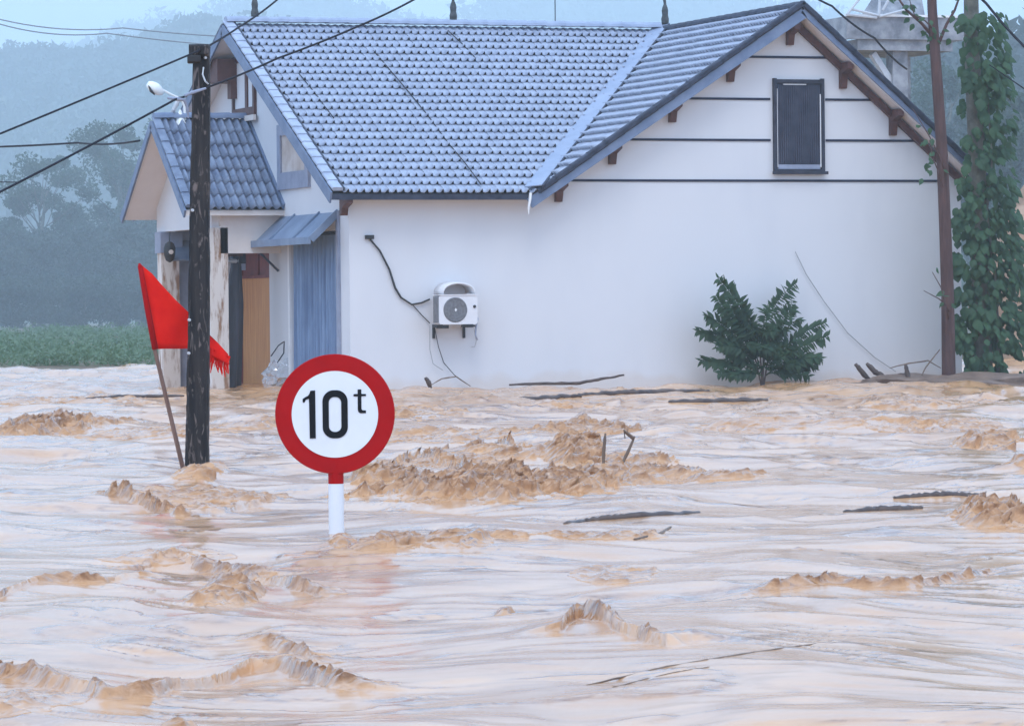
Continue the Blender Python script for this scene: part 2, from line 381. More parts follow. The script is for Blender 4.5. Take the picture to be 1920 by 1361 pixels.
def water_h(s, d):
    s = np.asarray(s, float); d = np.asarray(d, float)
    ws = s + .45 * pn(s * .55, d * .45, 91); wd = d + .7 * pn(s * .5 + 3.1, d * .4, 92)
    far = np.clip(d / 40.0, .70, 1.5)
    h = .075 * far * fbm(ws / 1.5, wd / 1.9 + .12 * ws, 3, 1, gain=.42) + .07 * far * pn(ws / 2.6, wd / 3.4, 5)
    # drawn-out creases of the current
    t = wd + .28 * ws
    cr = 1 - np.abs(fbm(ws / 1.9, t / .62, 3, 17)); h = h + .009 * far * np.clip(cr, 0, 1) ** 3
    cr2 = 1 - np.abs(fbm(ws / .9 + 9, t / .27, 3, 29)); h = h + .0018 * far * np.clip(cr2, 0, 1) ** 4
    nb = fbm(s / .42, d / .7, 5, 101, gain=.62)
    foam = np.zeros_like(h); tint = np.zeros_like(h)
    for (bs, bd, rs, rd, A, m) in BL:
        q = ((s - bs) / (rs * 1.2)) ** 2 + ((d - bd) / (rd * 1.2)) ** 2
        w = np.exp(-q * 1.1); h = h + A * w * (.40 + .22 * nb)
        foam = np.maximum(foam, m * sstep(.22, .62, w * (1 + 1.1 * nb)))
    for xs, ds, A in CL:
        dc = np.interp(s, xs, ds) + .16 * fbm(s * 2.3, d * 1.7, 4, 41)
        end = sstep(xs[0] - .25, xs[0] + .2, s) * (1 - sstep(xs[-1] - .2, xs[-1] + .25, s))
        tt = d - dc
        pr = np.where(tt > 0, .45 * np.exp(-(tt / 1.3) ** 2) + .55 * np.exp(-tt / .22), np.exp(-(tt / .07) ** 2))
        amp = .90 * A * end * (.75 + .6 * pn(s * 1.7, s * 0 + .2, 43))
        h = h + amp * pr
        k = end * np.exp(-((tt + .01) / .11) ** 2) * sstep(-.35, .45, fbm(s * 2.3, d * 1.1, 4, 47))
        foam = np.maximum(foam, .7 * k); tint = np.maximum(tint, np.clip(1.4 * k, 0, 1))
    # scattered broken water, more of it in the middle distance
    pat = fbm(ws / 1.7, wd / 2.6, 4, 61)
    band = .18 + .82 * np.exp(-((d - 46) / 18.0) ** 2)
    foam = np.maximum(foam, .6 * band * sstep(.45, 1.0, pat))
    # thin lips where the sheet of water folds over itself
    P = sstep(-.15, .5, fbm(ws / 1.6 + 4, wd / 2.4, 4, 131)) * (.6 + .4 * np.exp(-((d - 45) / 28.0) ** 2))
    g = fbm(ws / 2.6, t / 1.25, 4, 141)
    h = h + .028 * far * P * np.where(g > 0, np.exp(-g / .35), np.exp(g / .05))
    tint = np.maximum(tint, np.clip(1.9 * P, 0, 1) * np.exp(-((g + .03) / .06) ** 2))
    g2 = fbm(ws / 1.1 + 7, t / .45, 4, 151); P2 = sstep(-.05, .55, fbm(ws / 1.3 + 11, wd / 1.9, 3, 161))
    h = h + .010 * far * P2 * np.where(g2 > 0, np.exp(-g2 / .35), np.exp(g2 / .06))
    tint = np.maximum(tint, np.clip(1.5 * P2, 0, .9) * np.exp(-((g2 + .025) / .06) ** 2))
    h = h - .11 * sstep(55, 76, d) * (1 - sstep(88, 104, d))
    # curling filaments inside the broken water
    sw = s + .22 * fbm(s / .6, d / .8, 3, 201); dw = d + .45 * fbm(s / .6 + 5, d / .8, 3, 211)
    f1 = np.clip(1 - 2.4 * np.abs(fbm(sw / .42, dw / .62, 3, 221)), 0, 1); f2 = np.clip(1 - 2.2 * np.abs(fbm(sw / .16, dw / .26, 3, 231)), 0, 1)
    b3 = fbm(s / .05, d / .10, 3, 87)
    fg = foam ** 1.5
    h = h + fg * far * (.045 * f1 + .014 * f2)
    # thin brown wisps drawn out along the current, colour only
    f3 = np.clip(1 - 5.0 * np.abs(fbm(ws / 1.5 + 3, t / .75, 4, 241)), 0, 1); P3 = sstep(-.15, .45, fbm(ws / 1.2 + 17, wd / 1.7, 3, 251))
    tint = np.maximum(tint, 1.0 * P3 * f3 * (.35 + .65 * np.exp(-((d - 45) / 25.0) ** 2)))
    return h, np.clip(np.maximum(tint, foam * (.45 + .55 * f1 + .40 * f2)), 0, 1)
def build_water():
    rows = [1.0, 3.0, 6.0, 8.5, 10.5]; d = 11.6
    while d < 118: rows.append(d); d += .00096 * d ** 1.3
    rows += [124, 140, 170]
    tc = np.linspace(-.145, .145, 760)
    tl = -.145 - np.geomspace(.004, 1.3, 26)[::-1]
    tcol = np.concatenate([tl, tc, -tl[::-1]])
    D, T = np.meshgrid(np.array(rows), tcol, indexing='ij'); S = D * T
    h, fo = water_h(S, D)
    X = S * CY + D * SY; Y = -S * SY + D * CY
    v = np.stack([X, Y, h], -1).reshape(-1, 3); nr, nc = D.shape
    i = np.arange(nr * nc).reshape(nr, nc)
    fc = np.stack([i[:-1, :-1], i[:-1, 1:], i[1:, 1:], i[1:, :-1]], -1).reshape(-1, 4)
    o = npmesh('flood_water', v, fc, M['water'], smooth=True)
    a = o.data.attributes.new('foam', 'FLOAT', 'POINT'); a.data.foreach_set('value', fo.ravel().astype(np.float32))
    return tag(o, 'muddy brown flood water rushing past the house', kind='structure')
build_water()
def ridged(x, y, seed, o=4, gain=.9):
    r = 0; w = 1.0; a = 1.0; tot = 0
    for k in range(o):
        n = (1 - np.abs(pn(x, y, seed + 13 * k)) * 1.25); n = np.clip(n, 0, 1) ** 2.2
        r = r + a * n * w; w = np.clip(n * gain * 1.6, 0, 1); tot += a; a *= .5; x = x * 2.35 + 3.7; y = y * 2.35 + 1.3
    return r / tot
def churn_patch(s0, s1, d0, d1, res, maskf, amp, sc, base=.12):
    ns, nd = int((s1 - s0) / res) + 2, int((d1 - d0) / (res * 1.15)) + 2
    D, S = np.meshgrid(np.linspace(d0, d1, nd), np.linspace(s0, s1, ns), indexing='ij')
    mask = maskf(S, D); h, fo = water_h(S, D)
    wS = S + .30 * sc * fbm(S / (.9 * sc), D / (1.1 * sc), 3, 401); wD = D + .45 * sc * fbm(S / (.9 * sc) + 7, D / (1.1 * sc), 3, 411)
    r = ridged(wS / (.36 * sc), wD / (.48 * sc), 421, 4)
    det = amp * mask * (r * 1.5 - .25) + .15 * amp * mask * fbm(S / (.06 * sc), D / (.08 * sc), 2, 431)
    z = h + det + .006 * mask - .05 * (1 - sstep(.0, .08, mask))
    # crests lean downstream and towards the lower side
    S2 = S + .75 * det * (1 + fbm(S / sc, D / sc, 2, 441)); D2 = D - .65 * det
    v = np.stack([S2 * CY + D2 * SY, -S2 * SY + D2 * CY, z], -1).reshape(-1, 3); nr, nc = D.shape; i = np.arange(nr * nc).reshape(nr, nc)
    keep = (mask > .004); kq = keep[:-1, :-1] | keep[:-1, 1:] | keep[1:, 1:] | keep[1:, :-1]
    f = np.stack([i[:-1, :-1], i[:-1, 1:], i[1:, 1:], i[1:, :-1]], -1)[kq]
    used = np.unique(f); re = np.full(nr * nc, -1); re[used] = np.arange(len(used))
    att = np.clip(mask ** .6 * (base + 1.25 * r), 0, 1).ravel()[used]  # colour imitates light: brown translucency on ridges, pale sky reflection in flats
    return v[used], re[f], att
def build_churn():
    V, Fc, A = [], [], []; n0 = 0
    def push(p):
        nonlocal n0
        v, f, a = p
        if len(v): V.append(v); Fc.append(f + n0); A.append(a); n0 += len(v)
    for (bs, bd, r1, r2, H_, m) in BL:
        if m < .3: continue
        k = float(np.clip(bd / 33.0, .38, 1.6)); res = max(.009, bd * .00055)
        def mf(S, D, bs=bs, bd=bd, r1=r1, r2=r2, m=m):
            w = np.exp(-1.1 * (((S - bs) / (r1 * 1.2)) ** 2 + ((D - bd) / (r2 * 1.2)) ** 2)); nb = fbm(S / .42, D / .7, 5, 101, gain=.62)
            return m * sstep(.20, .62, w * (1 + 1.0 * nb))
        push(churn_patch(bs - r1 * 1.9, bs + r1 * 1.9, bd - r2 * 1.9, bd + r2 * 1.9, res, mf, (.040 + .38 * H_) * min(k, 1.15) * (.55 if bd < 24 else 1), k))
    for xs, ds, H_ in CL:
        dm = float(ds.mean()); k = float(np.clip(dm / 33.0, .35, 1.2)); res = max(.009, dm * .00055)
        def mf(S, D, xs=xs, ds=ds):
            dc = np.interp(S, xs, ds) + .16 * fbm(S * 2.3, D * 1.7, 4, 41); tt = D - dc
            end = sstep(xs[0] - .2, xs[0] + .2, S) * (1 - sstep(xs[-1] - .2, xs[-1] + .2, S))
            return end * np.where(tt > 0, np.exp(-(tt / .22) ** 2), np.exp(-(tt / .09) ** 2)) * sstep(-.4, .35, fbm(S * 2.3, D * 1.1, 4, 47))
        push(churn_patch(xs[0] - .2, xs[-1] + .2, ds.min() - .35, ds.max() + .6, res, mf, .022 + .05 * (dm > 24), k * .75, .55))
    v, f, a = np.concatenate(V), np.concatenate(Fc), np.concatenate(A)
    print('churn quads', len(f))
    o = npmesh('broken_water', v, f, M['water'], smooth=True)
    at_ = o.data.attributes.new('foam', 'FLOAT', 'POINT'); at_.data.foreach_set('value', a.astype(np.float32))
    tag(o, 'tumbling brown broken water of the rapids', kind='stuff')
build_churn()
def wz(x, y):
    s, d = sd((x, y)); h, f = water_h(np.array([s]), np.array([d])); return float(h[0])

# ------------------------------------------------------------------ hills and banks
rng = np.random.RandomState(3)
def leaf_cloud(c, rad, n, size, rs, flat=1.0, shell=0.55):
    """n leaf quads spread through an ellipsoid; returns verts, faces"""
    d = rs.normal(size=(n, 3)); d /= np.linalg.norm(d, axis=1)[:, None]
    r = shell + (1 - shell) * rs.rand(n, 1) ** .6
    r *= np.where(rs.rand(n, 1) < .25, rs.rand(n, 1), 1)
    p = np.asarray(c) + d * r * np.asarray(rad)
    a = rs.normal(size=(n, 3)); a /= np.linalg.norm(a, axis=1)[:, None]
    b = np.cross(a, rs.normal(size=(n, 3))); b /= np.linalg.norm(b, axis=1)[:, None]
    sz = size * (.6 + .8 * rs.rand(n, 1))
    v = np.stack([p - a * sz, p + b * sz * .5 - a * sz * .1, p + a * sz, p - b * sz * .5 - a * sz * .1], 1).reshape(-1, 3)
    return v, np.arange(4 * n).reshape(n, 4)
def join_clouds(cl):
    vs = []; fs = []; k = 0
    for v, f in cl: vs.append(v); fs.append(f + k); k += len(v)
    return np.concatenate(vs), np.concatenate(fs)

def hill(name, skyline, dist, front, back, ncrown, csize, seed, label, forest_label):
    rs = np.random.RandomState(seed)
    us = np.array([p[0] for p in skyline]); vs_ = np.array([p[1] for p in skyline])
    uu = np.linspace(us[0], us[-1], 150); vv = np.interp(uu, us, vs_)
    ridge = np.array([atd(a, b, dist) for a, b in zip(uu, vv)])
    ridge[:, 2] -= csize * 1.05
    fdir = np.array([SY, CY, 0])
    prof = [(-1.0, 0), (-.8, .12), (-.6, .3), (-.4, .52), (-.2, .78), (-.06, .97), (0, 1.0), (.15, .9), (.5, .5), (1.0, -.02)]
    V = []
    for j, (a, hh) in enumerate(prof):
        off = fdir * (a * (front if a < 0 else back))
        row = ridge + off; z = -0.6 + (ridge[:, 2] + .6) * hh
        nz = fbm(uu / 90.0, uu * 0 + j * .7, 3, seed) * (dist * .003 if 0 < j < 9 else 0) * (.2 if a == 0 else 1)
        row = row.copy(); row[:, 2] = np.maximum(z + nz, -0.7); V.append(row)
    V = np.array(V); nr, nc = V.shape[:2]; i = np.arange(nr * nc).reshape(nr, nc)
    fc = np.stack([i[:-1, :-1], i[:-1, 1:], i[1:, 1:], i[1:, :-1]], -1).reshape(-1, 4)
    o = npmesh(name, V.reshape(-1, 3), fc, M['hill'], smooth=True); tag(o, label, kind='structure')
    cl = []; vis = np.where((uu > -160) & (uu < 2060) & ((uu < 560) | (uu > 1640) | (name == 'far_hill')))[0]
    for k in range(ncrown):
        c = rs.choice(vis); t = rs.rand() if name != 'far_hill' else .75 + .25 * rs.rand()
        if k % 4 == 0: t = .97
        jj = min(int(t * 6), 5); ft = t * 6 - jj
        p = V[jj, c] * (1 - ft) + V[jj + 1, c] * ft
        r = csize * (.45 + .8 * rs.rand()) * (1.0 if k % 12 else 1.3)
        top = k % 4 == 0
        cl.append(leaf_cloud(p + np.array([0, 0, r * .35]), (r, r, r * .95), 230 if top else 45, r * (.12 if top else .27), rs, shell=.6))
    v, f = join_clouds(cl)
    tag(npmesh(name + '_forest', v, f, M['tree2']), forest_label, kind='stuff')

hill('far_hill', [(-400, 150), (0, 120), (130, 92), (240, 50), (340, 24), (430, -2), (540, -32), (620, -14), (690, 8), (745, 22), (810, 26), (880, 8), (960, -22), (1200, -40), (1500, -5), (1700, 70), (2000, 130), (2400, 160)],
     3700, 900, 400, 450, 15.0, 21, 'pale blue far hill ridge behind the house', 'pale blue misty woods on the far ridge')
hill('wooded_hill', [(-700, 130), (-200, 112), (0, 112), (60, 108), (150, 108), (216, 98), (300, 74), (400, 52), (520, 60), (800, 120), (1200, 200), (1600, 260)],
     2050, 900, 400, 1350, 9.5, 22, 'blue misty wooded hillside left of the house', 'blue misty woods on the hillside left of the house')
hill('right_hill', [(1150, 330), (1400, 240), (1600, 150), (1720, 118), (1830, 110), (1950, 92), (2200, 40), (2600, 30)],
     620, 210, 160, 800, 5.6, 23, 'green misty hillside right of the house', 'green misty woods on the hillside right of the house')

# ground behind the flood: one sheet to the horizon, sloping up out of the water
def build_ground():
    ts = np.linspace(-1.2, 1.2, 120); ds = np.array([104, 107, 109, 111, 114, 120, 130, 150, 200, 300, 500, 900, 1800, 4700.])
    D, T = np.meshgrid(ds, ts, indexing='ij')
    Dj = D + np.where(D < 115, 1.2 * pn(T * 40, T * 0 + .3, 7), 0)
    S = Dj * T * np.where(D > 600, 1.0, 1.0)
    z = np.interp(D, [104, 107, 109, 111, 120, 150, 500, 4700], [-.9, -.25, .02, .10, .15, .2, .2, .2]) + np.where((D > 108) & (D < 300), .06 * pn(T * 80, D * .2, 8), 0)
    v = np.stack([S * CY + Dj * SY, -S * SY + Dj * CY, z], -1).reshape(-1, 3); nr, nc = D.shape; i = np.arange(nr * nc).reshape(nr, nc)
    fc = np.stack([i[:-1, :-1], i[:-1, 1:], i[1:, 1:], i[1:, :-1]], -1).reshape(-1, 4)
    tag(npmesh('ground', v, fc, M['bank'], smooth=True), 'grassy ground rising beyond the flood', kind='structure')
build_ground()

# ------------------------------------------------------------------ house
XL, XV, XA = 23.55, 27.55, 33.05
YE, YR, YB = 75.3, 82.45, 89.6
ZE, ZR = 3.55, 7.12
XW, YW = 24.03, 75.75
XWR = 36.6; XRE = 36.95
SM = (ZR - ZE) / (YR - YE)            # main pitch
SWL = (ZR - ZE) / (XA - XV)           # wing left pitch
SWR = 0.855
ZRE = ZR - SWR * (XRE - XA)
H = empty('house', (30, 82, 0), 'white house with blue-grey tiled roof standing in the flood water', 'house')

def slope_tiles(parent, O, ea, eb, en, w, ex, poly, material, name='tile', amp=(.026, .075), lift=.012, indiv=300, proto=None, scal=.05, stuff_name=None):
    """courses of wave tiles on a slope: O origin, ea along the eave, eb up the slope, en normal; poly = (a,b) outline"""
    O, ea, eb, en = Vector(O), Vector(ea).normalized(), Vector(eb).normalized(), Vector(en).normalized()
    L = ex * 1.22; xs = [-.5, -.32, -.19, -.09, 0, .09, .19, .32, .5]
    prof = [.5 + .5 * math.cos(2 * math.pi * x) for x in xs]; A, hump = amp
    hp = [p ** 5 for p in prof]
    tv = []
    for x, p, q in zip(xs, prof, hp): tv.append((x * w, scal * (1 - p), lift + A * p + hump * q))
    for x, p, q in zip(xs, prof, hp): tv.append((x * w, ex * .5, lift * .6 + A * p + hump * q * .35))
    for x, p, q in zip(xs, prof, hp): tv.append((x * w, L, A * p * .85 - .004))
    for x, p, q in zip(xs, prof, hp): tv.append((x * w, scal * (1 - p) + .004, lift + A * p + hump * q - .011))
    n = len(xs); tf = []
    for r in (0, 1):
        for k in range(n - 1): tf.append((r * n + k, r * n + k + 1, (r + 1) * n + k + 1, (r + 1) * n + k))
    for k in range(n - 1): tf.append((3 * n + k, 3 * n + k + 1, k + 1, k))
    me = bpy.data.meshes.new(name); me.from_pydata(tv, [], tf); me.materials.append(material)
    me.polygons.foreach_set('use_smooth', [i < 2 * (n - 1) for i in range(len(me.polygons))])
    pl = poly
    def inside(a, b):
        c = False; m = len(pl)
        for i in range(m):
            (x1, y1), (x2, y2) = pl[i], pl[(i + 1) % m]
            if (y1 > b) != (y2 > b) and a < (x2 - x1) * (b - y1) / (y2 - y1) + x1: c = not c
        return c
    amin = min(p[0] for p in pl); amax = max(p[0] for p in pl); bmax = max(p[1] for p in pl)
    R3 = Matrix((ea, eb, en)).transposed()
    items = []
    rr = random.Random(5)
    for j in range(int(bmax / ex) + 1):
        b = j * ex
        for i in range(int((amax - amin) / w) + 1):
            a = amin + (i + .5) * w
            if inside(a, b + ex * .5):
                jit = Matrix.Rotation(rr.uniform(-.012, .012), 3, 'X') @ Matrix.Rotation(rr.uniform(-.01, .01), 3, 'Z')
                pos = O + ea * a + eb * (b + rr.uniform(-.006, .006)) + en * rr.uniform(-.002, .004)
                items.append((pos, R3 @ jit))
    items.sort(key=lambda t: (t[0] - CP).length)
    po = Vector((0, 0, 0)); q = parent
    while q is not None: po = po + q.location; q = q.parent
    for pos, r in items[:indiv]:
        o = bpy.data.objects.new(name, me); COL.objects.link(o); o.parent = parent
        mw = r.to_4x4(); mw.translation = pos - po; o.matrix_local = mw
    rest = items[indiv:]
    if rest:
        b0 = np.array(tv); V = []; Fq = []; fa = np.array(tf)
        for k, (pos, r) in enumerate(rest):
            V.append(b0 @ np.array(r).T + np.array(pos - po)); Fq.append(fa + k * len(tv))
        o = npmesh(stuff_name or 'roof_tiles', np.concatenate(V), np.concatenate(Fq), material, parent=parent, smooth=False)
        nf = len(tf); sm = np.tile(np.array([i < 2 * (n - 1) for i in range(nf)]), len(rest)); o.data.polygons.foreach_set('use_smooth', sm)
        o['kind'] = 'stuff'
    return me

def build_house():
    # --- walls
    w = MB()
    def zl(x): return ZR - (XA - x) * SWL - .13
    def zr_(x): return ZR - (x - XA) * SWR - .13
    fp = [(XW, -1.2), (XWR, -1.2), (XWR, zr_(XWR)), (XA, ZR - .13), (XV + .25, zl(XV + .25)), (XW, ZE + (YW - YE) * SM - .13)]
    w.slab([(x, YW, z) for x, z in fp], .2)
    # side wall (left), with openings for curtained door and entrance
    def zy(y): return ZE + (min(y, 2 * YR - y) - YE) * SM - .13
    for y0, y1, z0, z1 in ((YW + .2, 76.45, -1.2, 3.6), (76.45, 79.5, 2.92, 3.6), (79.5, 81.0, -1.2, 3.6), (81.0, 83.15, 2.62, 3.6), (83.15, 89.2, -1.2, 3.6)):
        w.box(XW, XW + .2, y0, y1, z0, z1)
    w.slab([(XW, YW + .2, 3.6), (XW, YW + .2, zy(YW + .2)), (XW, YR, ZR - .13), (XW, 89.2, zy(89.2)), (XW, 89.2, 3.6)], .2) if False else None
    w.slab([(XW, 89.2, 3.6), (XW, 89.2, zy(89.2)), (XW, YR, ZR - .13), (XW, YW + .2, zy(YW + .2)), (XW, YW + .2, 3.6)], -.2)
    w.box(XW + .2, XWR, 89.0, 89.2, -1.2, 3.6); w.box(XWR - .2, XWR, YW + .2, 89.0, -1.2, 4.2)
    w.build('wall', M['wall'], H)
    MB().box(XW + 2.4, XW + 2.5, YW + .25, 88.9, -1.2, 3.5).build('inner_wall', M['cream'], H)
    # --- roof
    roof = MB().slab([(XL, YE, ZE), (XV, YE, ZE), (XA, YR, ZR), (XL, YR, ZR)], .10)
    roof.slab([(XA, YR, ZR), (XV, YE, ZE), (XA, YE, ZR)], .10)
    roof.slab([(XA, YE, ZR), (XRE, YE, ZRE), (XRE, YB, ZRE), (XA, YB, ZR)], .10)
    roof.slab([(XL, YR, ZR), (XA, YR, ZR), (XV, YB, ZE), (XL, YB, ZE)], .10)
    roof.slab([(XA, YR, ZR), (XA, YB, ZR), (XV, YB, ZE)], .10)
    roof = roof.build('roof', M['soffit'], H)
    e = .006
    ul = MB()
    ul.slab([(XL + .02, YE + .02, ZE + .02), (XV, YE + .02, ZE + .02), (XA, YR, ZR + e), (XL + .02, YR, ZR + e)], .012)
    ul.slab([(XA, YR, ZR + e), (XV + .02, YE + .02, ZE + .02), (XA, YE + .02, ZR + e)], .012)
    ul.build('tile_gap_shade', M['tile_gap_shade'], roof)  # dark sheet added behind the tiles so their openings read as shaded
    Lm = math.hypot(YR - YE, ZR - ZE); ebm = Vector((0, YR - YE, ZR - ZE)) / Lm; enm = Vector((0, -(ZR - ZE), YR - YE)) / Lm
    slope_tiles(roof, Vector((XL, YE - .06, ZE - .02)) + enm * .03, (1, 0, 0), ebm, enm, .154, Lm / 23, [(.22, -.01), (XV - XL - .02, -.01), (XA - XL - .1, Lm), (.22, Lm)], M['tile'], indiv=235)
    Lw = math.hypot(XA - XV, ZR - ZE); ebw = Vector((XA - XV, 0, ZR - ZE)) / Lw; enw = Vector((-(ZR - ZE), 0, XA - XV)) / Lw
    slope_tiles(roof, Vector((XV, YE, ZE)) + enw * .03, (0, -1, 0), ebw, enw, .154, Lw / 22, [(-.05, 0), (-.05, Lw), (-(YR - YE), Lw)], M['tile'], indiv=65, amp=(.030, .075), stuff_name='wing_roof_tiles')
    Lr = math.hypot(XRE - XA, ZR - ZRE); ebr = Vector((XA - XRE, 0, ZR - ZRE)) / Lr; enr = Vector((ZR - ZRE, 0, XRE - XA)) / Lr
    slope_tiles(roof, Vector((XRE, YE, ZRE)) + enr * .03, (0, 1, 0), ebr, enr, .154, Lr / 14, [(.1, 0), (YB - YE, 0), (YB - YE, Lr), (.1, Lr)], M['tile'], indiv=0, stuff_name='right_slope_tiles')
    enb = Vector((0, ZR - ZE, YR - YE)) / Lm; ebb = Vector((0, -(YR - YE), ZR - ZE)) / Lm
    slope_tiles(roof, Vector((XL, YB, ZE)) + enb * .03, (-1, 0, 0), ebb, enb, .154, Lm / 23, [(0, 0), (-(XV - XL), 0), (-(XA - XL), Lm), (0, Lm)], M['tile'], indiv=0, stuff_name='rear_slope_tiles')
    # ridge caps
    def ridge_run(a, b, parent, mt, pl=.42, wd=.30, up=.10, nm='ridge_cap'):
        a, b = Vector(a), Vector(b); n = max(1, round((b - a).length / pl)); d = (b - a) / n
        for i in range(n):
            p, q = a + d * i, a + d * (i + 1.04)
            s = d.normalized().cross(Vector((0, 0, 1))).normalized()
            m = MB(); vs = []
            for r, lift in ((p, .0), (q, .012)):
                for k in range(7):
                    t = math.pi * k / 6
                    vs.append(r + s * math.cos(t) * wd / 2 + Vector((0, 0, up + lift + math.sin(t) * .11)))
            m.add(vs, [(k, k + 1, 8 + k, 7 + k) for k in range(6)] + [tuple(range(7)), tuple(range(13, 6, -1)), (0, 7, 13, 6)])
            m.build(nm, mt, parent, smooth=False)
    ridge_run((XL + .05, YR, ZR), (XA - .1, YR, ZR), roof, M['ridge'])
    ridge_run((XA, YE - .02, ZR - .02), (XA, YR - .1, ZR - .02), roof, M['verge'], wd=.22, up=.05)
    # valley flashing, three sheets lapped
    v0 = Vector((XV - .02, YE - .03, ZE + .06)); v1 = Vector((XA - .05, YR, ZR + .07)); nv = (enm + enw).normalized()
    for k in range(3):
        a = v0.lerp(v1, k / 3); b = v0.lerp(v1, (k + 1) / 3 + .015)
        MB().beam(a + nv * (.105 - .012 * k), b + nv * (.098 - .012 * k), .34, .02, up=nv).build('valley_flashing', M['flash'], roof)
    dv = (v1 - v0).normalized(); sv = dv.cross(nv).normalized()
    MB().beam(v0 + nv * .06 + sv * .19, v1 + nv * .06 + sv * .19, .04, .09, up=nv).build('valley_shadow_strip', M['verge'], roof)  # dark strip standing in for the shadow along the flashing's right edge
    # fascia boards
    MB().box(XL, XV + .1, YE - .035, YE - .005, ZE - .10, ZE + .01).build('fascia', M['verge'], roof)
    MB().beam((XV - .12, YE - .03, ZE - .17), (XA + .03, YE - .03, ZR - .09), .035, .20).build('fascia', M['fascia'], roof)
    MB().beam((XA, YE - .03, ZR - .045), (XRE + .1, YE - .03, ZRE - .11), .035, .11).build('fascia', M['fascia'], roof)
    # dark verge caps along the gable rakes
    for a, b, n in ((Vector((XV + .05, YE - .02, ZE + .05)), Vector((XA, YE - .02, ZR + .09)), 16), (Vector((XRE + .05, YE - .02, ZRE + .03)), Vector((XA, YE - .02, ZR + .09)), 11)):
        d = (b - a) / n; up = Vector((0, 0, 1))
        for i in range(n):
            MB().beam(a + d * i + up * .012, a + d * (i + 1.06), .17, .11, up=up, bevel=.025).build('verge_tile', M['verge'], roof)
    # left verge: pale square caps and fascia
    a = Vector((XL + .1, YE - .05, ZE + .05)); b = Vector((XL + .1, YR, ZR + .06)); n = 23; d = (b - a) / n
    for i in range(n):
        MB().beam(a + d * i + enm * .055, a + d * (i + 1.06) + enm * .035, .21, .07, up=enm, bevel=.02).build('verge_tile', M['tile'], roof)
    MB().beam((XL + .225, YE - .05, ZE + .10), (XL + .225, YR, ZR + .10), .035, .05, up=enm).build('verge_gutter', M['verge'], roof)
    for yy0, yy1 in ((YE - .03, YR), (YB + .03, YR)):
        MB().beam((XL - .02, yy0, ZE - .06), (XL - .02, yy1, ZR - .06), .035, .22, up=(0, 0, 1)).build('fascia', M['fascia'], roof)
    # ridge finials
    for k, X in enumerate((at(478, 42, YR).x, at(850, 42, YR).x, at(1247, 42, YR).x)):
        z0 = ZR + .19; m = MB(); jx = [.0, .02, -.03][k]
        m.lathe([(.075, 0), (.082, .1), (.062, .18), (.070, .27), (.058, .33), (.030, .40), (.022, .50), (.006, .56)], (X, YR, z0), n=10)
        m.tube([(X, YR, z0 + .42), (X + jx, YR, z0 + .56), (X + jx * 2 - .01, YR, z0 + .68)], [.03, .022, .006], 6)
        m.build('finial', M['finial'], roof)
    MB().tube([(at(1041, 40, YR).x, YR, ZR + .18), (at(1041, 40, YR).x, YR, ZR + 1.3)], .010, 6).build('antenna_rod', M['cable'], roof)
    # --- gable wall trim
    for z, (ua, ub) in ((3.83, (1070, 1757)), (4.61, (1166, 1732)), (5.40, (1281, 1676)), (6.21, (1393, 1578))):
        x0, x1 = at(ua, 300, YW).x, at(ub, 300, YW).x
        segs = [(x0, x1)]
        if 4.2 < z < 5.7: segs = [(x0, 32.56), (33.72, x1)]
        for s0, s1 in segs: MB().box(s0, s1, YW - .02, YW + .01, z - .022, z + .022).build('wall_band', M['band'], H)
    # brown brackets under the rakes and eave
    def bracket(x, ztop, h=.42, wd=.13):
        m = MB()
        m.add([(x - wd/2, YW, ztop), (x + wd/2, YW, ztop), (x + wd/2, YE + .02, ztop), (x - wd/2, YE + .02, ztop),
               (x - wd/2, YW, ztop - h), (x + wd/2, YW, ztop - h), (x + wd/2, YW - .10, ztop - h), (x - wd/2, YW - .10, ztop - h),
               (x + wd/2, YE + .02, ztop - .13), (x - wd/2, YE + .02, ztop - .13), (x + wd/2, YW - .16, ztop - .22), (x - wd/2, YW - .16, ztop - .22)],
              [(0, 1, 2, 3), (3, 2, 8, 9), (9, 8, 10, 11), (11, 10, 6, 7), (7, 6, 5, 4), (1, 5, 6, 10, 8, 2), (0, 3, 9, 11, 7, 4), (0, 4, 5, 1)])
        return m.build('bracket', M['brown'], H)
    for u, v in ((1057, 338), (1158, 262), (1271, 180), (1380, 104)):
        p = at(u, v, YE + .1); bracket(p.x, zl(p.x) + .02)
    bracket(at(1492, 25, YE + .1).x, ZR - .26)
    for u in (1588, 1681):
        x = at(u, 120, YE + .2).x; bracket(x, zr_(x) + .0, .50)
    bracket(at(650, 375, YE + .2).x, ZE - .02, .36)
    # beam under the right-hand verge
    MB().beam((XA + .02, YW - .06, ZR - .27), (XWR + .2, YW - .06, zr_(XWR + .2) - .14), .10, .12).build('rafter', M['brown'], H)
    # gable window
    x0, x1, z0, z1 = 32.58, 33.70, 3.99, 5.80
    wd = MB().box(x0 + .09, x1 - .09, YW - .03, YW - .005, z0 + .1, z1 - .09).build('window', M['slate'], H)
    fr = MB(); y0, y1 = YW - .09, YW - .001
    fr.box(x0 + .03, x0 + .09, y0, y1, z0, z1).box(x1 - .09, x1 - .03, y0, y1, z0, z1).box(x0 + .09, x1 - .09, y0, y1, z1 - .09, z1 - .02).box(x0 + .09, x1 - .09, y0, y1, z0 + .01, z0 + .06)
    fr.build('frame', M['frame'], wd)
    MB().box(x0 - .02, x1 + .02, YW - .13, YW - .092, z0 - .04, z0 + .02).build('sill', M['frame'], wd)
    MB().box(x0 + .095, x0 + .115, YW - .06, YW - .032, z0 + .1, z1 - .2).box(x1 - .115, x1 - .095, YW - .06, YW - .032, z0 + .1, z1 - .3).box(x0 + .24, x1 - .4, YW - .06, YW - .032, z1 - .125, z1 - .105).build('seal_strip', M['white'], wd)
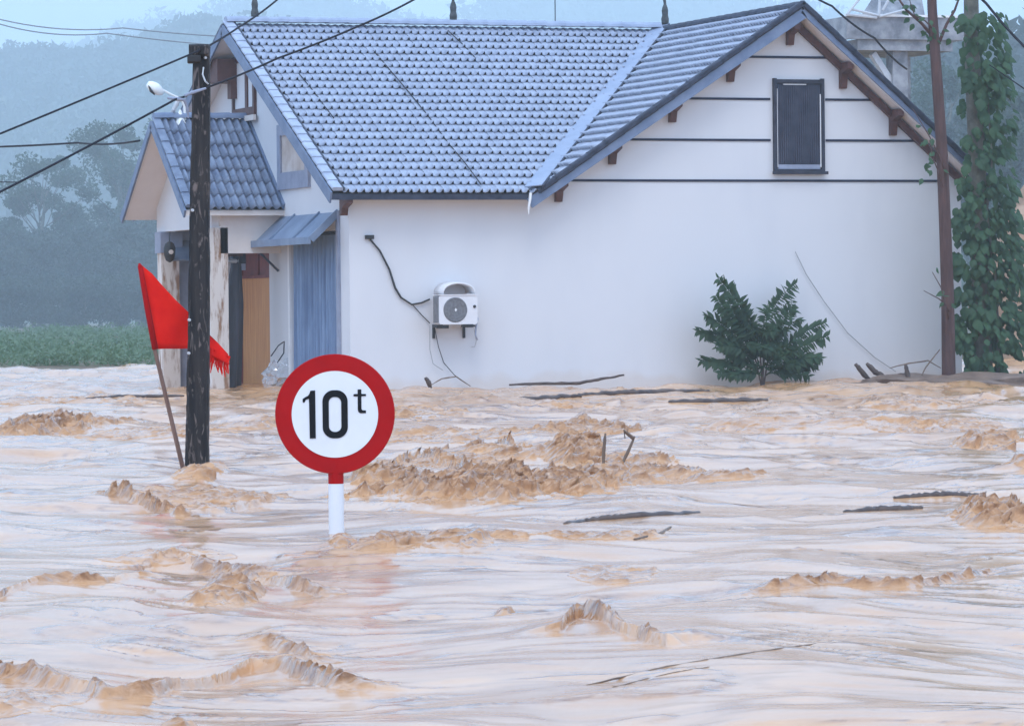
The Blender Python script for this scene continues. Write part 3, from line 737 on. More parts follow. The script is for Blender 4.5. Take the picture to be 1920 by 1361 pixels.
    m = MB(); k = 0; x = x0 + .125
    while x < x1 - .13: m.box(x, x + .03, YW - .05, YW - .031, z0 + .16, z1 - .13); x += .045
    m.build('ribbed_shutter', M['slate'], wd)
    MB().box(x0 + .12, x1 - .12, YW - .055, YW - .031, z0 + .065, z0 + .15).build('bottom_rail', M['greyframe'], wd)
    # hanging strip at the valley outlet
    p = at(995, 362, YE - .08)
    MB().tube([p, p + Vector((-.02, -.02, -.12)), p + Vector((-.05, -.02, -.28)), p + Vector((-.05, -.02, -.40))], [.03, .028, .02, .008], 6).build('drip_strip', M['white'], H)
    # --- side wall windows
    def side_window(y0, y1, z0, z1, pane, bars, nm='window', fm='greyframe', fw=.10):
        wi = MB().box(XW - .02, XW - .004, y0 + fw, y1 - fw, z0 + fw, z1 - fw).build(nm, M[pane], H)
        f = MB(); f.box(XW - .06, XW - .001, y0, y0 + fw, z0, z1).box(XW - .06, XW - .001, y1 - fw, y1, z0, z1).box(XW - .06, XW - .001, y0 + fw, y1 - fw, z1 - fw, z1).box(XW - .06, XW - .001, y0 + fw, y1 - fw, z0, z0 + fw * 1.5)
        f.build('frame', M[fm], wi)
        for yy in bars: MB().box(XW - .05, XW - .021, yy - .08, yy + .08, z0 + fw * 1.5, z1 - fw).build('mullion', M[fm], wi)
        return wi
    wi = side_window(81.75, 83.35, 5.32, 6.55, 'wall', (82.35,), fm='brown', fw=.12)
    MB().box(XW - .12, XW - .062, 81.6, 83.45, 5.22, 5.33).build('sill', M['cream'], wi)
    side_window(78.15, 80.2, 3.78, 5.05, 'beigepane', (), fw=.22)
    # brown purlin ends on the left gable
    p = atx(412, 130, XW - .25)
    MB().box(XL + .05, XW, p.y - .45, p.y + .35, p.z - .28, p.z + .18).build('bracket', M['brown'], H)
    MB().box(XW - .15, XW, p.y - .45, p.y - .2, p.z - .62, p.z - .28).build('bracket', M['brown'], H)
    # curtained doorway
    cu = MB(); n = 120; vs = []
    for k in range(n + 1):
        t = k / n; y = 76.68 + (79.48 - 76.68) * t
        xo = XW + .11 + .085 * math.sin(t * 15 * 2 * math.pi + .8 * math.sin(t * 9)) + .015 * math.sin(t * 61)
        xb = XW + .11 + .10 * math.sin(t * 15 * 2 * math.pi + .8 * math.sin(t * 9) + .25) + .02 * math.sin(t * 37)
        vs += [(xo, y, 2.84), (xb, y + .02 * math.sin(t * 25), -.4)]
    cu.add(vs, [(2 * k, 2 * k + 1, 2 * k + 3, 2 * k + 2) for k in range(n)])
    cu.build('curtain', M['curtain'], H, smooth=True)
    MB().tube([(XW + .09, 76.5, 2.86), (XW + .09, 79.45, 2.86)], .02, 8).build('curtain_rod', M['cable'], H)
    MB().box(XW - .05, XW - .001, 76.30, 76.45, -1.0, 3.28).build('door_trim', M['greyframe'], H)
    MB().box(XW - .04, XW - .001, 79.5, 79.62, -1.0, 2.9).build('door_trim', M['white'], H)
    # awning over the doorway
    y0, y1, xo = 76.40, 80.55, XW - .56
    aw = MB().slab([(xo, y0, 2.74), (xo, y1, 2.74), (XW, y1, 3.26), (XW, y0, 3.26)], -.02).build('awning', M['awning'], H)
    MB().beam((xo, y0 - .02, 2.74), (XW, y0 - .02, 3.26), .05, .13).build('edge', M['awning'], aw)
    MB().beam((xo, y1 + .02, 2.74), (XW, y1 + .02, 3.26), .05, .13).build('edge', M['greyframe'], aw)
    MB().box(xo - .05, xo - .001, y0 - .04, y1 + .04, 2.66, 2.79).build('edge', M['awning'], aw)
    for yy in (77.6, 79.2): MB().beam((xo + .02, yy, 2.78), (XW, yy, 3.285), .04, .04).build('rib', M['awning'], aw)
    MB().beam((xo + .02, 80.3, 2.70), (XW - .02, 80.3, 2.2), .04, .04).build('stay', M['frame'], aw)
    # entrance door under the porch
    dr = MB().box(XW + .05, XW + .10, 81.06, 83.1, -1.0, 2.08).build('door', M['door'], H)
    fr = MB().box(XW + .02, XW + .12, 81.0, 81.06, -1, 2.62).box(XW + .02, XW + .12, 83.1, 83.15, -1, 2.62).box(XW + .02, XW + .12, 81.06, 83.1, 2.081, 2.14).box(XW + .02, XW + .12, 81.06, 83.1, 2.56, 2.62).box(XW + .03, XW + .11, 81.9, 81.95, 2.14, 2.56)
    fr.build('frame', M['redframe'], dr)
    MB().box(XW + .07, XW + .09, 81.06, 83.1, 2.14, 2.56).build('transom_pane', M['redframe'], dr)
    # --- porch
    PX0, PX1, PYF, PYR, PYB, PZR, PZE = 22.04, XW, 79.95, 82.35, 84.75, 5.20, 3.38
    pr = MB().slab([(PX0, PYF, PZE), (PX1, PYF, PZE), (PX1, PYR, PZR), (PX0, PYR, PZR)], .09)
    pr.slab([(PX1, PYB, PZE), (PX0, PYB, PZE), (PX0, PYR, PZR), (PX1, PYR, PZR)], .09)
    pr = pr.build('porch_roof', M['soffit'], H)
    Lp = math.hypot(PYR - PYF, PZR - PZE); ebp = Vector((0, PYR - PYF, PZR - PZE)) / Lp; enp = Vector((0, -(PZR - PZE), PYR - PYF)) / Lp
    MB().slab([(PX0 + .02, PYF + .02, PZE + .025), (PX1 - .01, PYF + .02, PZE + .025), (PX1 - .01, PYR, PZR + .01), (PX0 + .02, PYR, PZR + .01)], .012).build('tile_gap_shade', M['tile_gap_shade'], pr)  # same dark sheet, shade put under the porch tiles
    slope_tiles(pr, Vector((PX0, PYF - .05, PZE - .02)) + enp * .03, (1, 0, 0), ebp, enp, .165, Lp / 7, [(.16, -.01), (PX1 - PX0 - .02, -.01), (PX1 - PX0 - .02, Lp), (.16, Lp)], M['tile2'], indiv=200, amp=(.085, .0), scal=.0, lift=.004)
    enq = Vector((0, PZR - PZE, PYR - PYF)) / Lp; ebq = Vector((0, -(PYR - PYF), PZR - PZE)) / Lp
    slope_tiles(pr, Vector((PX0, PYB + .05, PZE - .02)) + enq * .03, (-1, 0, 0), ebq, enq, .165, Lp / 7, [(-.16, 0), (-(PX1 - PX0), 0), (-(PX1 - PX0), Lp), (-.16, Lp)], M['tile2'], indiv=0, amp=(.10, .0), scal=.0, stuff_name='rear_porch_tiles')
    ridge_run((PX0 + .02, PYR, PZR), (PX1 - .02, PYR, PZR), pr, M['fascia'], wd=.26, up=.08)
    a = Vector((PX0 + .07, PYF - .05, PZE + .03)); b = Vector((PX0 + .07, PYR, PZR + .04)); d = (b - a) / 7
    for i in range(7): MB().beam(a + d * i + enp * .07, a + d * (i + 1.05) + enp * .05, .17, .07, up=enp, bevel=.02).build('verge_tile', M['tile2'], pr)
    for yy in (PYF - .03, PYB + .03): MB().beam((PX0 - .02, yy, PZE - .07), (PX0 - .02, PYR, PZR - .05), .04, .17).build('fascia', M['fascia'], pr)
    MB().beam((PX1 - .02, PYF - .06, PZE + .08), (PX1 - .02, PYR, PZR + .10), .05, .12, up=enp).build('edge_flashing', M['fascia'], pr)
    MB().box(PX0, PX1, PYF - .03, PYF - .001, PZE - .10, PZE + .0).build('fascia', M['cream'], pr)
    # porch gable wall, frieze, columns
    gx = PX0 + .62
    MB().slab([(gx, PYB - .35, 3.05), (gx, PYB - .35, PZE + .15), (gx, PYR, PZR - .12), (gx, PYF + .35, PZE + .15), (gx, PYF + .35, 3.05)], -.15).build('porch_gable', M['wall'], H)
    MB().box(gx + .15, PX1, PYF + .25, PYF + .40, 2.55, 3.42).build('porch_frieze', M['cream'], H)
    for nm, yy in (('porch_column', PYB - .95), ('porch_column', PYF + .25)):
        MB().box(gx - .06, gx + .30, yy, yy + .36, -1.2, 3.05).build(nm, M['stained'], H)
    MB().box(gx - .10, gx + .36, PYB - 1.0, PYB - .55, 2.62, 3.049).build('column_head', M['greyframe'], H)
    MB().box(gx + .30, PX1, PYB - .75, PYB - .6, -1.2, 3.2).build('porch_back_wall', M['greyframe'], H)
    MB().slab([(gx + .05, PYB - 1.4, 2.45), (PX1 - .1, PYB - 1.4, 2.45), (PX1 - .1, PYB - .76, 2.85), (gx + .05, PYB - .76, 2.85)], -.03).build('small_awning', M['awning'], H)
    MB().box(22.9, 23.35, PYF + .55, PYF + .60, 2.5, 3.0).build('bracket', M['brown'], H)
build_house()
# ------------------------------------------------------------------ road sign
def build_sign():
    p = at(628, 776, 24.3); zc = p.z
    S = empty('road_sign', (p.x, p.y, 0), 'round red and white 10 t road sign on a post in the flood', 'road sign', rz=-YAW)
    R = .357
    d = MB().lathe([(R - .004, .022), (R, .018), (R, .004), (R - .004, 0), (.001, 0)][::-1], (0, 0, zc), 'y', 72)
    # lathe axis y: h is y; front face at y=0 faces the viewer
    disc = d.build('sign_disc', M['signred'], S, local=True)
    ri = .258
    MB().lathe([(.001, -.004), (ri, -.004), (ri, -.0005), (.001, -.0005)], (0, 0, zc - .002), 'y', 72).build('sign_face', M['signwhite'], disc, local=True)
    k = .357 / 361.0
    def P(x, y): return ((x - 479.5) * k, (440.6 - y) * k + zc)
    def glyph(outline, nm, hole=None):
        m = MB(); n = len(outline)
        f = [P(*q) for q in outline]
        if hole is None:
            m.add([(x, -.0075, z) for x, z in f] + [(x, -.0042, z) for x, z in f], [tuple(range(n)), tuple(range(2 * n - 1, n - 1, -1))] + [(i, n + i, n + (i + 1) % n, (i + 1) % n) for i in range(n)])
        else:
            g = [P(*q) for q in hole]
            m.add([(x, -.0075, z) for x, z in f] + [(x, -.0075, z) for x, z in g] + [(x, -.0042, z) for x, z in f] + [(x, -.0042, z) for x, z in g],
                  [(i, (i + 1) % n, n + (i + 1) % n, n + i) for i in range(n)] + [(i, 2 * n + i, 2 * n + (i + 1) % n, (i + 1) % n) for i in range(n)] + [(n + i, n + (i + 1) % n, 3 * n + (i + 1) % n, 3 * n + i) for i in range(n)])
        m.build(nm, M['signblack'], disc, local=True)
    glyph([(333, 299), (362, 297), (363, 586), (327, 587), (324, 348), (304, 354), (300, 366), (292, 371), (286, 366), (286, 348), (300, 338), (318, 330), (328, 316)], 'digit')
    def rrect(x0, x1, y0, y1, r, n=10):
        o = []
        for cx, cy, a0 in ((x1 - r, y0 + r, -90), (x1 - r, y1 - r, 0), (x0 + r, y1 - r, 90), (x0 + r, y0 + r, 180)):
            for i in range(n + 1):
                a = math.radians(a0 + 90 * i / n); o.append((cx + r * math.cos(a), cy + r * math.sin(a)))
        return o
    glyph(rrect(405, 557, 297, 587, 68), 'digit', rrect(443, 518, 338, 548, 34))
    glyph([(618, 294), (640, 294), (640, 321), (668, 322), (668, 334), (640, 335), (640, 412), (646, 420), (667, 421), (667, 437), (632, 437), (622, 430), (618, 416), (618, 336), (594, 335), (592, 326), (596, 322), (618, 321)], 'letter')
    zt = zc - R + .04; zr_ = at(628, 907, 24.3).z
    MB().tube([(0, .045, zr_), (0, .045, zt + .2)], .046, 20).build('post_top', M['signred'], S, local=True)
    MB().tube([(0, .045, -1.2), (0, .045, zr_ - .001)], .0455, 20).build('post', M['signwhite'], S, local=True)
    for zz in (zc + .12, zc - .2):
        MB().box(-.07, .07, .023, .045, zz - .02, zz + .02).build('clamp', M['galv'], S, local=True)
    for (x, z) in ((.075, .11), (.21, -.205)):
        MB().lathe([(.001, -.003), (.004, -.003), (.006, -.0005)], (x, 0, zc + z), 'y', 8).build('rust_spot', M['brown'], disc, local=True) if False else None
build_sign()

# ------------------------------------------------------------------ utility pole
PY = 34.5
def build_pole():
    pb = at(370, 880, PY); pt = at(378, 88, PY)
    E0 = empty('utility_pole', (pb.x, pb.y, 0), 'black weathered square utility pole left of the road sign', 'utility pole')
    m = MB(); n = 64; rs = random.Random(3); secs = []
    ax = (pt - pb)
    for i in range(n + 1):
        t = -.3 + 1.3 * i / n; c = pb + ax * max(t, -.35)
        w = .195 + (.140 - .195) * max(t, 0) ; 
        ring = []
        for sx, sy in ((-1, -.75), (-.75, -1), (.75, -1), (1, -.75), (1, .75), (.75, 1), (-.75, 1), (-1, .75)):
            j = 1 + rs.uniform(-.03, .03) + .07 * mnoise.noise(Vector((sx * 3, sy * 3, c.z * 2.2)))
            lx, ly = sx * w / 2 * j, sy * w / 2 * j
            ring.append((c.x + lx * CY + ly * SY, c.y - lx * SY + ly * CY, c.z))
        secs.append(ring)
    vs = [q for r in secs for q in r]
    fs = [(i * 8 + k, i * 8 + (k + 1) % 8, (i + 1) * 8 + (k + 1) % 8, (i + 1) * 8 + k) for i in range(n) for k in range(8)] + [tuple(range(n * 8, n * 8 + 8))]
    m.add(vs, fs); m.build('shaft', M['pole'], E0)
    def loc(u, v, off=-.09): 
        p = at(u, v, PY); return p + Vector((SY, CY, 0)) * off
    a = loc(376, 96, -.02)
    MB().beam(a - Vector((CY, -SY, 0)) * .09, a + Vector((CY, -SY, 0)) * .075, .19, .10, bevel=.02).build('pole_cap', M['pole'], E0)
    b = loc(364, 112, -.04); MB().beam(b - Vector((CY, -SY, 0)) * .05, b + Vector((CY, -SY, 0)) * .06, .12, .07, bevel=.015).build('insulator_bracket', M['black'], E0)
    for (u, v) in ((363, 395), (357, 600), (356, 662), (387, 110)):
        c = loc(u, v, -.098); MB().lathe([(.011, -.008), (.013, 0), (.013, .02)], c, 'y', 8).build('bolt', M['galv'], E0)
    c = loc(383, 128, -.085)
    MB().tube([c, c + Vector((-.02, -.04, -.06)), c + Vector((.0, -.05, -.12)), c + Vector((.03, -.03, -.14))], .007, 6).build('hook', M['galv'], E0)
build_pole()

# ------------------------------------------------------------------ red flag
def build_flag():
    Yf = 34.78; b = at(342, 870, Yf)
    E0 = empty('warning_flag', (b.x, b.y, 0), 'red pennant flag with frayed end on a leaning stick', 'flag')
    p0, p1, p2 = at(346, 890, Yf), at(290, 655, Yf), at(262, 495, Yf)
    MB().tube([p0 + (p0 - p1) * .5, p0, p1, p1.lerp(p2, .95)], [.021, .020, .017, .012], 8).build('stick', M['stick'], E0)
    s = MB(); s.tube([at(291, 655, Yf), at(276, 575, Yf), at(263, 500, Yf), at(261, 494, Yf)], [.026, .025, .021, .008], 10); s.build('sleeve', M['flagsleeve'], E0, smooth=True)
    # cloth: rows from the sleeve to the frayed tail
    top = [(264, 496), (285, 513), (305, 536), (330, 563), (358, 590), (385, 620), (408, 642), (428, 664)]
    bot = [(292, 655), (305, 654), (322, 654), (340, 654), (360, 653), (384, 660), (405, 672), (430, 684)]
    n = len(top); vs = []; K = 10
    for i in range(n):
        for k in range(K + 1):
            t = k / K; u = top[i][0] * (1 - t) + bot[i][0] * t; v = top[i][1] * (1 - t) + bot[i][1] * t
            p = at(u, v, Yf + .05 * math.sin(i * 1.3 + t * 3.2) * (.15 + i / n) + .03 * math.sin(i * 2.6 + 5 * t) * (.2 + i / n))
            vs.append(p)
    m = MB(); m.add(vs, [(i * (K + 1) + k, i * (K + 1) + k + 1, (i + 1) * (K + 1) + k + 1, (i + 1) * (K + 1) + k) for i in range(n - 1) for k in range(K)])
    cl = m.build('cloth', M['flag'], E0, smooth=True)
    sm = cl.modifiers.new('thick', 'SOLIDIFY'); sm.thickness = .004
    rs = random.Random(2)
    for j in range(18):
        t = j / 17; u = 388 + 42 * t; v = 654 + 20 * t; L = rs.uniform(22, 44) - 8 * t
        a = at(u, v - 6, Yf + rs.uniform(-.02, .03)); c = at(u + rs.uniform(-3, 2) - 2, v + L * .5, Yf + rs.uniform(-.03, .03)); e = at(u + rs.uniform(-4, 4) - 2, v + L, Yf)
        MB().tube([a, c, e], [.011, .010, .004], 5).build('fringe_strand', M['flag'], E0)
build_flag()

# ------------------------------------------------------------------ cables
def cable(name, pts, r, mt, label, sag=0.0, n=10, cat='cable', group=None):
    P = [Vector(p) for p in pts]; o = []
    for i in range(len(P) - 1):
        for k in range(n):
            t = k / n; q = P[i].lerp(P[i + 1], t); q.z -= sag * 4 * t * (1 - t); o.append(q)
    o.append(P[-1])
    ob = MB().tube(o, r, 6).build(name, mt, None, origin=P[0], smooth=True)
    return tag(ob, label, cat, group)
fw = Vector((SY, CY, 0))
c0 = at(-300, 372, 30.5); c1 = at(372, 96, PY - .14); c2 = at(520, 0, 36.2); c3 = c2 + (c2 - c1) * 2
cable('power_cable', [c0, c1, at(450, 50, 35.3), c2, c3], .0085, M['cable'], 'upper black power cable passing the top of the pole', sag=.01)
d1 = at(334, 184, PY - .12); d2 = at(352, 178, PY - .14); d3 = at(392, 163, PY - .13)
cable('power_cable', [at(-300, 512, 30.5), at(0, 360, 32.5), d1, d2, d3, at(520, 110, 35.1), at(676, 48, 36.0), at(776, 0, 36.6), at(1100, -160, 38.5)], .0095, M['cable'], 'lower black power cable tied to the pole and crossing the roof', sag=.008)
def wrap():
    E0 = empty('cable_joint', d2, 'pale taped cable joint on the lower cable beside the pole', 'cable joint')
    MB().tube([at(346, 180, PY - .16), at(360, 174, PY - .17), at(386, 166, PY - .16)], [.011, .015, .010], 8).build('tape', M['greyframe'], E0)
    MB().tube([at(314, 184, PY - .13), at(332, 186, PY - .13), at(346, 188, PY - .13), at(352, 205, PY - .12), at(353, 222, PY - .1)], [.010, .018, .016, .010, .006], 8).build('binding', M['greyframe'], E0)
wrap()
cable('service_wire', [at(-200, 276, 95), at(145, 268, 90), at(262, 264, 84.6)], .022, M['cable'], 'thin grey service wire running level to the porch', sag=.05)
cable('short_wire', [at(-200, 339, 100), at(36, 342, 100)], .012, M['cable'], 'short thin wire at the far left edge below the service wire')
cable('distant_line', [at(-300, 26, 240), at(0, 37, 240), at(230, 53, 240), at(700, 70, 240)], .035, M['thin'], 'faint upper distant power line in front of the misty hill', sag=.3)
cable('distant_line', [at(-300, 30, 240), at(0, 46, 240), at(200, 63, 240), at(700, 95, 240)], .035, M['thin'], 'faint lower distant power line in front of the misty hill', sag=.3)
cable('roof_cable', [at(1480, -40, 79), at(1560, 12, 79), at(1640, 72, 80), at(1700, 130, 82)], .022, M['cable'], 'dark cable hanging over the right gable slope', sag=.05)
cable('hanging_cable', [at(1790, -60, 73), at(1850, 8, 73), at(1925, 92, 72.5), at(2050, 220, 72)], .026, M['cable'], 'thick dark cable slanting right of the vine-covered trunk', sag=.03)
cable('hanging_wire', [at(1855, 122, 73.5), at(1925, 170, 73.2), at(2050, 250, 73)], .012, M['cable'], 'thin dark wire below the thick slanting cable at right')

def on_roof(u, v, off=.10):
    d = ray(u, v); L = math.hypot(YR - YE, ZR - ZE); n = Vector((0, -(ZR - ZE) / L, (YR - YE) / L)); p0 = Vector((XL, YE, ZE)) + n * off
    return CP + d * ((p0 - CP).dot(n) / d.dot(n))
cable('roof_wire', [on_roof(*q) for q in ((700, 95), (728, 128), (762, 168), (800, 214), (840, 268), (872, 306), (902, 346))], .011, M['cable'], 'long thin dark wire lying slanted across the middle of the tiled roof', n=3)
cable('roof_wire', [on_roof(*q) for q in ((560, 138), (585, 168), (606, 196), (626, 222))], .010, M['cable'], 'short thin dark wire lying on the left part of the tiled roof', n=3)
cable('roof_wire', [on_roof(*q) for q in ((840, 58), (866, 82), (892, 110))], .010, M['cable'], 'short thin dark wire on the roof just below the middle finial', n=3)

# ------------------------------------------------------------------ porch lamp
def build_lamp():
    Yl = 82.3; p = at(345, 228, Yl)
    E0 = empty('outdoor_lamp', p, 'white outdoor lamp on a slanted arm above the porch roof', 'lamp')
    h0, h1 = at(277, 157, Yl), at(306, 176, Yl); 
    m = MB(); n = 8; c = []; r = []
    for i in range(n + 1):
        t = i / n; c.append(h0.lerp(h1, t)); r.append(.02 + .095 * math.sin(math.pi * min(1, (t * .86 + .1))) ** .8)
    m.tube(c, r, 12); m.build('lamp_head', M['lampwhite'], E0, smooth=True)
    MB().tube([at(279, 161, Yl - .05), at(283, 171, Yl - .08), at(290, 178, Yl - .05)], [.015, .03, .015], 8).build('lens_rim', M['black'], E0)
    MB().tube([at(303, 168, Yl), at(322, 178, Yl), at(340, 186, Yl)], .022, 8).build('arm', M['lampwhite'], E0)
    MB().tube([at(340, 186, Yl), at(346, 200, Yl), at(347, 226, Yl)], .028, 8).build('post', M['lampwhite'], E0)
    MB().tube([at(336, 186, Yl), at(326, 206, Yl), at(318, 226, Yl + .2)], .05, 6).build('stay', M['galv'], E0)
    MB().lathe([(.13, 0), (.13, .05), (.04, .30), (.02, .36)], at(338, 240, Yl) + Vector((0, 0, .0)), n=12).build('base_cone', M['lampwhite'], E0)
build_lamp()

# ------------------------------------------------------------------ air conditioner and wall wires
def build_ac():
    x0, x1, z0, z1 = 25.60, 26.36, 1.13, 1.67; y0, y1 = 75.22, 75.54
    E0 = empty('air_conditioner', ((x0 + x1) / 2, YW, z0), 'white outdoor air conditioning unit mounted on the white wall', 'air conditioner')
    body = MB().beam(((x0 + x1) / 2, y0, (z0 + z1) / 2), ((x0 + x1) / 2, y1, (z0 + z1) / 2), x1 - x0, z1 - z0, bevel=.03).build('casing', M['acwhite'], E0)
    cx, cz = x0 + .32, (z0 + z1) / 2 + .0
    MB().lathe([(.001, -.012), (.225, -.012), (.235, -.004), (.235, -.0005)], (cx, y0, cz), 'y', 40).build('fan_grille', M['acgrey'], body)
    for r in (.06, .11, .16, .21):
        m = MB(); pts = [(cx + r * math.cos(a), y0 - .016, cz + r * math.sin(a)) for a in [2 * math.pi * i / 32 for i in range(33)]]
        m.tube(pts, .004, 4, cap=False).build('grille_ring', M['acgrey'], body)
    MB().add([(cx, y0 - .025, cz + .036), (cx + .024, y0 - .025, cz), (cx, y0 - .025, cz - .036), (cx - .024, y0 - .025, cz), (cx, y0 - .013, cz)],
             [(3, 2, 1, 0), (0, 1, 4), (1, 2, 4), (2, 3, 4), (3, 0, 4)]).build('hub_badge', M['white'], body)
    MB().box(x0 - .012, x0 - .001, y0 + .02, y1 - .02, z0 + .03, z1 - .02).build('side_panel', M['acgrey'], body)
    MB().box(x0 - .01, x1 + .02, y0 - .015, y1 + .01, z1 + .001, z1 + .018).build('lid', M['acwhite'], body)
    MB().lathe([(.026, -.02), (.03, -.0005)], (x1 - .06, y0, cz + .06), 'y', 10).build('cable_port', M['black'], body)
    # arched rain hood
    m = MB(); vs = []; n = 14
    for i in range(n + 1):
        t = i / n; a = math.pi * t; xx = (x0 + x1) / 2 + .03 - .30 * math.cos(a); zz = z1 + .022 + .19 * math.sin(a) ** .8
        vs += [(xx, y0 + .04, zz), (xx, YW - .001, zz + .02)]
    m.add(vs, [(2 * i, 2 * i + 1, 2 * i + 3, 2 * i + 2) for i in range(n)]); o = m.build('rain_hood', M['acwhite'], E0, smooth=True); s = o.modifiers.new('t', 'SOLIDIFY'); s.thickness = .03
    for xx in (x0 + .06, x1 - .10):
        MB().box(xx - .02, xx + .02, y0 + .02, YW - .001, z0 - .06, z0 - .001).box(xx - .02, xx + .02, YW - .05, YW - .002, z0 - .26, z0 - .06).build('bracket', M['black'], E0)
    MB().box(x0 - .03, x0 + .20, y0 + .03, y0 + .08, z0 - .075, z0 - .012).build('foot', M['black'], E0)
    MB().box(x1 - .30, x1 - .04, y0 + .03, y0 + .08, z0 - .05, z0 - .012).build('foot', M['black'], E0)
    MB().tube([(x1 + .03, y0 + .2, z0 + .2), (x1 + .05, y0 + .15, z0 + .1), (x1 + .0, y0 + .1, z0 - .05), (x1 - .02, y0 + .08, z0 - .2), (x1 + .01, y0 + .06, z0 - .3)], [.018, .018, .016, .016, .012], 8).build('drain_hose', M['greyframe'], E0, smooth=True)
    MB().tube([at(u, v, YW - .06) for u, v in ((880, 590), (888, 610), (893, 640), (890, 650), (884, 650))], .005, 5).build('loose_wire', M['thin'], E0)
build_ac()
def build_wallwires():
    p = at(692, 445, YW - .04)
    E0 = empty('refrigerant_line', p, 'black insulated pipe running down the white wall to the air conditioner', 'pipe')
    MB().box(p.x - .07, p.x + .09, YW - .07, YW - .002, p.z - .035, p.z + .04).build('wall_outlet', M['black'], E0)
    MB().tube([at(u, v, YW - .04) for u, v in ((694, 449), (712, 470), (730, 505), (741, 540), (752, 558), (772, 571), (790, 568), (806, 561))], [.018, .018, .019, .021, .019, .018, .017, .016], 8).build('pipe', M['black'], E0, smooth=True)
    MB().tube([at(u, v, YW - .03) for u, v in ((774, 572), (790, 590), (806, 606))], .008, 6).build('loop_wire', M['cable'], E0)
build_wallwires()
cable('dangling_wire', [at(u, v, YW - .08) for u, v in ((815, 615), (822, 650), (832, 680), (852, 703), (882, 724))], .007, M['cable'], 'thin black wire dangling below the air conditioner to the right', n=4)
cable('dangling_wire', [at(u, v, YW - .08) for u, v in ((806, 612), (806, 655), (812, 682), (830, 694))], .005, M['thin'], 'thin grey wire dangling below the air conditioner to the left', n=4)
cable('wall_wire', [at(u, v, YW - .05) for u, v in ((1491, 472), (1512, 515), (1545, 565), (1590, 625), (1640, 670), (1680, 697))], .006, M['thin'], 'fine grey wire curving down the white wall beside the bush', n=5)

# ------------------------------------------------------------------ leaves and plants
def leaf_mesh(name, mt, L=.26, W=.2, fold=.05, tip=1.0):
    pr = [(0, .0), (.10, .55), (.3, 1.0), (.55, .85), (.8, .42), (1.0, 0)]
    vs = []; 
    for t, w in pr: vs += [(-w * W / 2, t * L, -fold * w + .04 * L * math.sin(t * 3)), (0, t * L, .04 * L * math.sin(t * 3) - .25 * L * t * t), (w * W / 2, t * L, -fold * w + .04 * L * math.sin(t * 3))]
    for i, (t, w) in enumerate(pr):
        for k in (0, 2): vs[3 * i + k] = (vs[3 * i + k][0], vs[3 * i + k][1], vs[3 * i + 1][2] - fold * w)
    fs = []
    for i in range(len(pr) - 1):
        fs += [(3 * i, 3 * i + 1, 3 * i + 4, 3 * i + 3), (3 * i + 1, 3 * i + 2, 3 * i + 5, 3 * i + 4)]
    me = bpy.data.meshes.new(name); me.from_pydata(vs, [], fs); me.materials.append(mt)
    me.polygons.foreach_set('use_smooth', [True] * len(me.polygons))
    return me
def orient(direction, upv, pos, sc=1.0):
    y = Vector(direction).normalized(); x = y.cross(Vector(upv)).normalized(); z = x.cross(y)
    m = Matrix((x * sc, y * sc, z * sc)).transposed().to_4x4(); m.translation = pos; return m

